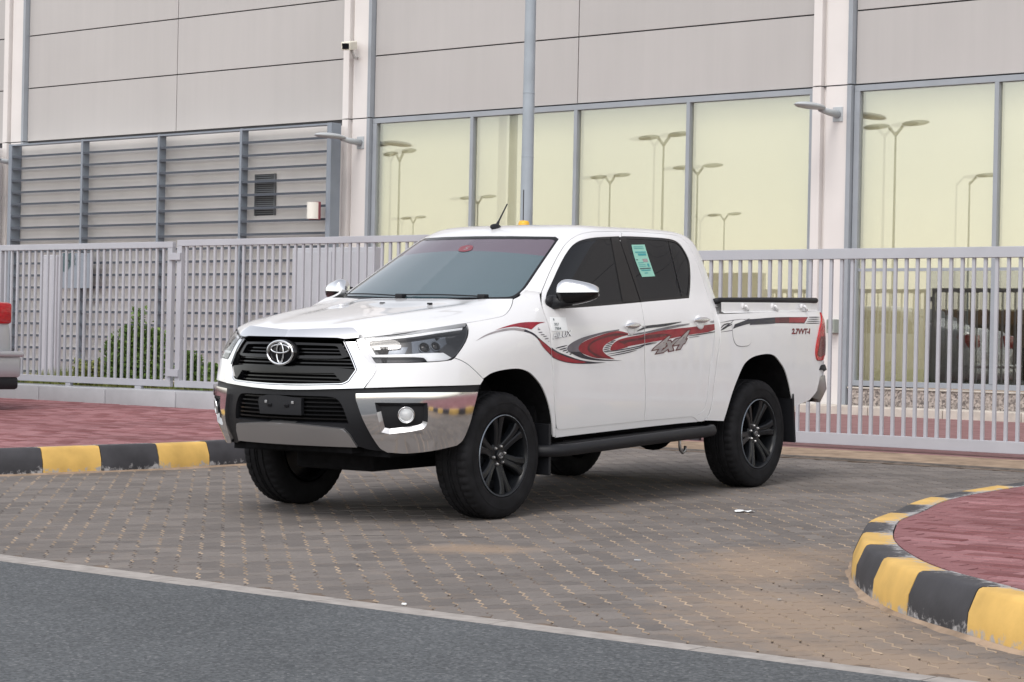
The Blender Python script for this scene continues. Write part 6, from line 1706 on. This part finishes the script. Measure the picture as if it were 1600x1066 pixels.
# lamp pole between gate and building
pole = tag(empty('lamp_pole', (-17.015, 20.1, 0)), 'tall grey steel pole rising behind the pickup roof', 'pole')
mk('shaft', lathe([(.084, .30), (.080, 1.2), (.072, 3.35), (.0745, 3.352), (.0745, 3.36), (.071, 3.362), (.069, 4.10), (.072, 4.102), (.072, 4.11), (.068, 4.112), (.056, 8.2), (.001, 8.21)], 24, 'Z'), M['polegrey'], pole, smooth=True, sharp=25)
mk('head', join(ellipsoid((0, -.75, 8.22), (.16, .42, .07), 16, 8), tube([(0, 0, 8.1), (0, -.4, 8.22)], .035, 8)), M['lampgrey'], pole, smooth=True)
# thin whip aerial seen over the roof
wa = tag(mk('whip_aerial', tube([(-15.05, 17.75, .3), (-15.07, 17.75, 2.76)], .006, 6), M['seam']), 'thin upright rod left of the yellow beacon', 'rod')

# ================================================================== STREET BEHIND THE CAMERA (seen in the glass and the paint)
M['lamp_far'] = pmat('weathered_lamp', (.30, .33, .33), .6)
def street_lamp(x, y, rz, lab, two=True, h=8.2):
    r = tag(empty('street_lamp', (x, y, gz(0, max(y, -6)) - .02), rz), lab, 'street lamp', 'street lamps across the road')
    h2 = h + .2
    mk('shaft', lathe([(.055, 0), (.035, h2 - .1), (.001, h2 - .09)], 12, 'Z'), M['lamp_far'], r, smooth=True)
    for s in ((1, -1) if two else (1,)):
        mk('lamp_head', join(ellipsoid((s * .85, 0, h2 + .12), (.58, .18, .09), 18, 8), tube([(0, 0, h2 - .2), (s * .3, 0, h2 + .06)], .05, 8)), M['lamp_far'], r, smooth=True)
SL = [(-36.3, -13.9, .25), (-44.9, -13.4, .3), (-51.3, -24.2, .2), (-57.5, -26.6, .3), (-57.6, -14.0, .4), (-44.2, -32.8, .1), (-68.4, -50.3, .3), (-87.2, -46.4, .3), (-71.8, -34.5, .2)]
SLAB = ['tallest looking twin lamp mirrored in the pane right of the column', 'twin lamp mirrored high in the third pane above the rear door', 'twin lamp mirrored across the mullion between third and fourth pane', 'lower twin lamp mirrored at the left of the third pane',
  'twin lamp mirrored in the first pane beside the louvres', 'single headed lamp mirrored near the right hand mullion', 'very small twin lamp mirrored low in the fourth pane', 'very small twin lamp mirrored low in the first pane', 'half hidden lamp mirrored in the second pane']
for i, (x, y, a) in enumerate(SL):
    street_lamp(x, y, a, SLAB[i], two=i != 5)
tp = tag(empty('mast', (-45.6, -6.5, -.3)), 'thick bare mast across the road, mirrored in the second pane', 'mast')
mk('shaft', lathe([(.16, 0), (.12, 12), (.001, 12.02)], 16, 'Z'), M['polegrey'], tp, smooth=True)
ob = tag(empty('shop_building', (-60, -66, -1.9)), 'low brown shop building far across the road, seen only as a reflection', 'building')
mk('wall', box(-60, 66, -6, 0, 0, 4.7), pmat('brown_wall', (.22, .15, .10), .8, noise=.2, nscale=.6), ob)
mk('roof', box(-61, 67, -6.5, .8, 4.7, 5.5), pmat('roof_fascia', (.30, .17, .09), .7), ob)
for k in range(24): mk('window', box(-57 + 5*k, -54 + 5*k, .01, .08, .6, 3.4), M['tint'], ob)

# ================================================================== SILVER SALOON at the left edge (only its tail shows)
car = tag(empty('silver_car', (-18.25, 12.92, gz(-18.2, 12.92) + .20), math.radians(0)), 'silver saloon car, only its tail with a red lamp in view at the left edge', 'car')
M['silver'] = pmat('silver_paint', (.42, .43, .45), .32, metal=.35, coat=1.0, coat_rough=.03)
# x to the rear end (0 = rear bumper), cross-sections from tail to nose: (x, half width, sill z, shoulder z, roof half width, top z)
secs = [(.0, .60, .36, .60, .5, .62), (-.03, .74, .30, .66, .60, .80), (-.08, .82, .24, .72, .66, .98), (-.20, .865, .22, .74, .68, 1.06), (-.45, .885, .22, .75, .68, 1.08), (-.75, .89, .22, .76, .66, 1.10), (-1.05, .89, .22, .77, .60, 1.26), (-1.5, .895, .22, .78, .58, 1.42),
        (-2.2, .895, .22, .78, .58, 1.45), (-2.8, .895, .22, .77, .59, 1.37), (-3.3, .89, .22, .76, .66, 1.06), (-3.9, .88, .22, .74, .66, .94), (-4.35, .84, .24, .68, .62, .82), (-4.55, .72, .30, .60, .5, .66)]
V = []; K = 18
for x, w, zs_, zh, rw, zt in secs:
    zt += .13 if zt > .7 else .05; zh += .10 if zh > .65 else 0
    half_ = [(w*.86, zs_), (w*.97, zs_ + .05), (w, zs_ + .22), (w*1.0, zh - .08), (w*.985, zh + .05), (w*.95, min(zt - .03, zh + .13)), (rw + (w - rw)*.25, zt - .06), (rw, zt - .015), (rw*.5, zt)]
    V += [(x, y, z) for y, z in half_] + [(x, -y, z) for y, z in half_[::-1]]
F = [(i*K+k, i*K+(k+1) % K, (i+1)*K+(k+1) % K, (i+1)*K+k) for i in range(len(secs)-1) for k in range(K)] + [tuple(range(K))[::-1], tuple((len(secs)-1)*K + k for k in range(K))]
bdy = mk('body', (V, F), M['silver'], car)
sd = bdy.modifiers.new('round', 'SUBSURF'); sd.levels = 2; sd.render_levels = 2
for p in bdy.data.polygons: p.use_smooth = True
def shell(x0, x1, y0, y1, z0, z1, nm, mat, par, b=.03): return mk(nm, box(x0, x1, y0, y1, z0, z1, b), mat, par, smooth=True, sharp=40)
for s in (1, -1):
    a, b = (.44, .775) if s > 0 else (-.775, -.44)
    tl_ = shell(-.30, -.005, a, b, .865, 1.085, 'tail_light', M['red_lens'], car, .035)
bp_ = mk('bumper', join(box(-.42, .045, -.87, .87, .33, .575, .05)), M['silver'], car, smooth=True, sharp=45)
shell(-.40, .075, -.875, .875, .545, .600, 'bumper_strip', M['silver'], bp_, .02)
shell(-.40, .030, -.84, .84, .22, .345, 'lower_valance', M['plastic'], bp_, .03)
shell(-.02, .018, -.27, .27, .68, .80, 'number_plate', M['paper'], car, .004)
# glasshouse
V = []
for x, z, y in ((-.80, 1.115, .60), (-1.33, 1.375, .54), (-1.33, 1.375, -.54), (-.80, 1.115, -.60)): V.append((x, y, z + .142))
mk('rear_window', (V, [(0, 1, 2, 3)]), M['tint'], car)
for s in (1, -1):
    V = [(-.95, s*.80, 1.08), (-1.35, s*.655, 1.46), (-2.55, s*.665, 1.48), (-3.15, s*.84, 1.08)]
    mk('side_window', ([(v[0], v[1]*1.012, v[2]) for v in V], [(0, 1, 2, 3)]), M['tint'], car)
    for x in (-.86, -3.68):
        wv = Matrix.Translation((x, s*.78, .31))
        w_ = mk('wheel', xform(lathe([(.001, -.02), (.19, -.02), (.20, .0), (.21, .10), (.21, -.10)], 28), wv), M['satin'], car, smooth=True, sharp=30)
        mk('tyre', xform(lathe([(.20, -.10), (.29, -.105), (.31, -.08), (.312, 0), (.31, .08), (.29, .105), (.20, .10)], 36), wv), M['rubber'], w_, smooth=True)
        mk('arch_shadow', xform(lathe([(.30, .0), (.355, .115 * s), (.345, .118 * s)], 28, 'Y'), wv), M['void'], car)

# ================================================================== PLANTING behind the left fence
def leaf_mat(name, a, b_):
    m, nt, b = new_mat(name); N = nt.nodes; L = nt.links
    g = N.new('ShaderNodeNewGeometry'); n = N.new('ShaderNodeTexNoise'); n.inputs['Scale'].default_value = 14; L.new(g.outputs['Position'], n.inputs['Vector'])
    mx = N.new('ShaderNodeMix'); mx.data_type = 'RGBA'; mx.inputs[6].default_value = (*a, 1); mx.inputs[7].default_value = (*b_, 1)
    r = N.new('ShaderNodeMapRange'); r.inputs['From Min'].default_value = .35; r.inputs['From Max'].default_value = .65; L.new(n.outputs['Fac'], r.inputs['Value']); L.new(r.outputs[0], mx.inputs[0]); L.new(mx.outputs[2], b.inputs['Base Color'])
    b.inputs['Roughness'].default_value = .55; b.inputs['Subsurface Weight'].default_value = 0.0
    return m
M['leaf'] = leaf_mat('green_leaf', (.075, .15, .028), (.20, .30, .07)); M['leaf2'] = leaf_mat('yellow_green_leaf', (.13, .18, .035), (.32, .32, .10)); M['stem'] = pmat('stem', (.16, .12, .07), .8)
def shrub(x, y, h, w, n, lab, mat='leaf', seed=1):
    rnd = random.Random(seed); z0 = gz(x, y) + .29
    r = tag(empty('shrub', (x, y, z0)), lab, 'shrub', 'shrubs behind the left fence')
    st = []; V = []; F = []
    ns = max(5, int(w * 16))
    for k in range(ns):
        bx, by = rnd.uniform(-w*.3, w*.3), rnd.uniform(-w*.25, w*.25); hh = h * rnd.uniform(.55, 1.05); lx, ly = rnd.gauss(0, w*.18), rnd.gauss(0, w*.15)
        pts = [(bx + lx*t*t, by + ly*t*t, hh*t) for t in (0, .35, .7, 1)]
        st.append(tube(pts, [.008, .006, .004, .002], 5))
        for q in range(n // ns):
            t = rnd.uniform(.12, 1.0) ** .8; sp = w * .16 * (1.2 - t*.6)
            c = Vector((bx + lx*t*t + rnd.gauss(0, sp), by + ly*t*t + rnd.gauss(0, sp), hh*t + rnd.gauss(0, .02)))
            d = Vector((rnd.gauss(0, 1), rnd.gauss(0, 1), rnd.uniform(-.1, 1.2))).normalized(); sd_ = d.cross(Vector((rnd.gauss(0, 1), rnd.gauss(0, 1), rnd.gauss(0, 1)))).normalized()
            l = rnd.uniform(.028, .055); b = l * .36; m = len(V)
            V += [tuple(c), tuple(c + d*l*.5 + sd_*b), tuple(c + d*l), tuple(c + d*l*.5 - sd_*b)]; F.append((m, m+1, m+2, m+3))
    mk('stem', join(*st), M['stem'], r); mk('foliage', (V, F), M[mat], r)
    return r
shrub(-19.10, 16.12, .90, .46, 4800, 'tallest green shrub behind the fence, left of the lock plates', seed=3)
shrub(-19.52, 16.15, .70, .36, 2400, 'mid sized green shrub directly left of the tallest one', seed=4)
shrub(-20.05, 16.1, .32, .45, 1700, 'low yellowish shrub behind the fence right of its post', 'leaf2', seed=5)
shrub(-18.35, 16.1, .50, .36, 2000, 'narrow green shrub behind the fence beside the pickup nose', seed=6)
shrub(-17.85, 16.12, .34, .42, 1700, 'low green shrub nearest the pickup headlamp', seed=7)
V = []; F = []; rnd = random.Random(9)
for k in range(9000):
    x = rnd.uniform(-21.2, -16.5); y = rnd.uniform(15.85, 16.7); hh = rnd.uniform(.03, .15) * (1 + .8*math.sin(x*3.1)*math.sin(x*1.3)); z = gz(x, y) + .295; a = rnd.uniform(0, 6.28); dx, dy = rnd.gauss(0, .03), rnd.gauss(0, .03); m = len(V)
    V += [(x + .006*math.cos(a), y + .006*math.sin(a), z), (x - .006*math.cos(a), y - .006*math.sin(a), z), (x + dx, y + dy, z + max(hh, .02))]; F.append((m, m+1, m+2))
tag(mk('grass', (V, F), M['leaf2']), 'patchy yellow green ground cover behind the left fence', 'grass', kind='stuff')

# ================================================================== LITTER AND LOOSE SAND
def bit(name, x, y, l, w, h, rz, mat, lab, cat):
    o = mk(name, box(-l/2, l/2, -w/2, w/2, 0, h, min(w, h)*.3), mat, None, loc=(x, y, gz(x, y) + .002)); o.rotation_euler = (math.radians(1.3), 0, rz); tag(o, lab, cat); return o
V = []; rnd = random.Random(4)
for i in range(6):
    for j in range(4): V.append((-.06 + .024*i + rnd.uniform(-.006, .006), -.028 + .019*j, .003 + rnd.uniform(0, .012)))
pp_ = mk('paper_scrap', (V, [(i*4+j, i*4+j+1, (i+1)*4+j+1, (i+1)*4+j) for i in range(5) for j in range(3)]), M['paper'], None, loc=(-8.05, 11.70, gz(-8.05, 11.70) + .002)); pp_.rotation_euler = (0, 0, .7)
tag(pp_, 'crumpled white paper scrap on the paving right of the rear wheel', 'litter')
bit('cigarette_end', -6.93, 9.12, .035, .008, .008, .5, M['concrete'], 'pale cigarette end on the paving below the rear door', 'litter')
bit('pebble', -6.14, 9.21, .014, .011, .008, .2, M['edging'], 'tiny pale pebble nearest the curved kerb nose', 'pebble')
bit('pebble', -5.55, 8.35, .018, .012, .009, .9, M['edging'], 'tiny pale pebble in the sand near the road edging', 'pebble')
bit('pebble', -6.65, 7.09, .022, .012, .009, .3, M['paper'], 'white chip lying against the concrete road edging', 'pebble')
# dust heaped against the foot of the kerbs
def drift(cc, nn, t, a, b, wmax, seed, nm='sand_drift'):
    rnd = random.Random(seed); V = []; idx = [i for i in range(len(t)) if a < cc[i][1] and cc[i][0] < b][::2]
    ph = [rnd.uniform(0, 6) for _ in range(4)]
    for i in idx:
        u = t[i]; w = wmax * (.55 + .25*math.sin(u*5 + ph[0]) + .2*math.sin(u*13 + ph[1]) + .12*math.sin(u*31 + ph[2])); w = max(w, .015)
        p = cc[i]; n = -nn[i]
        for f, hgt in ((-.02, .014), (.25, .008), (.6, .003), (1.0, -.003)):
            q = p + n*w*f; V.append((q[0], q[1], gz(q[0], q[1]) + hgt))
    m = len(idx)
    return tag(mk(nm, (V, [(i*4+k, i*4+k+1, (i+1)*4+k+1, (i+1)*4+k) for i in range(m-1) for k in range(3)]), M['sand'], None, smooth=True), kind='stuff')
tag(drift(cR_, nR, tR, 7.2, 9, .05, 2), 'orange sand blown against the foot of the curved kerb', 'sand')
tag(drift(cL, nL, tL, 7.2, -12, .05, 5), 'thin line of dust along the foot of the left kerb', 'dust')
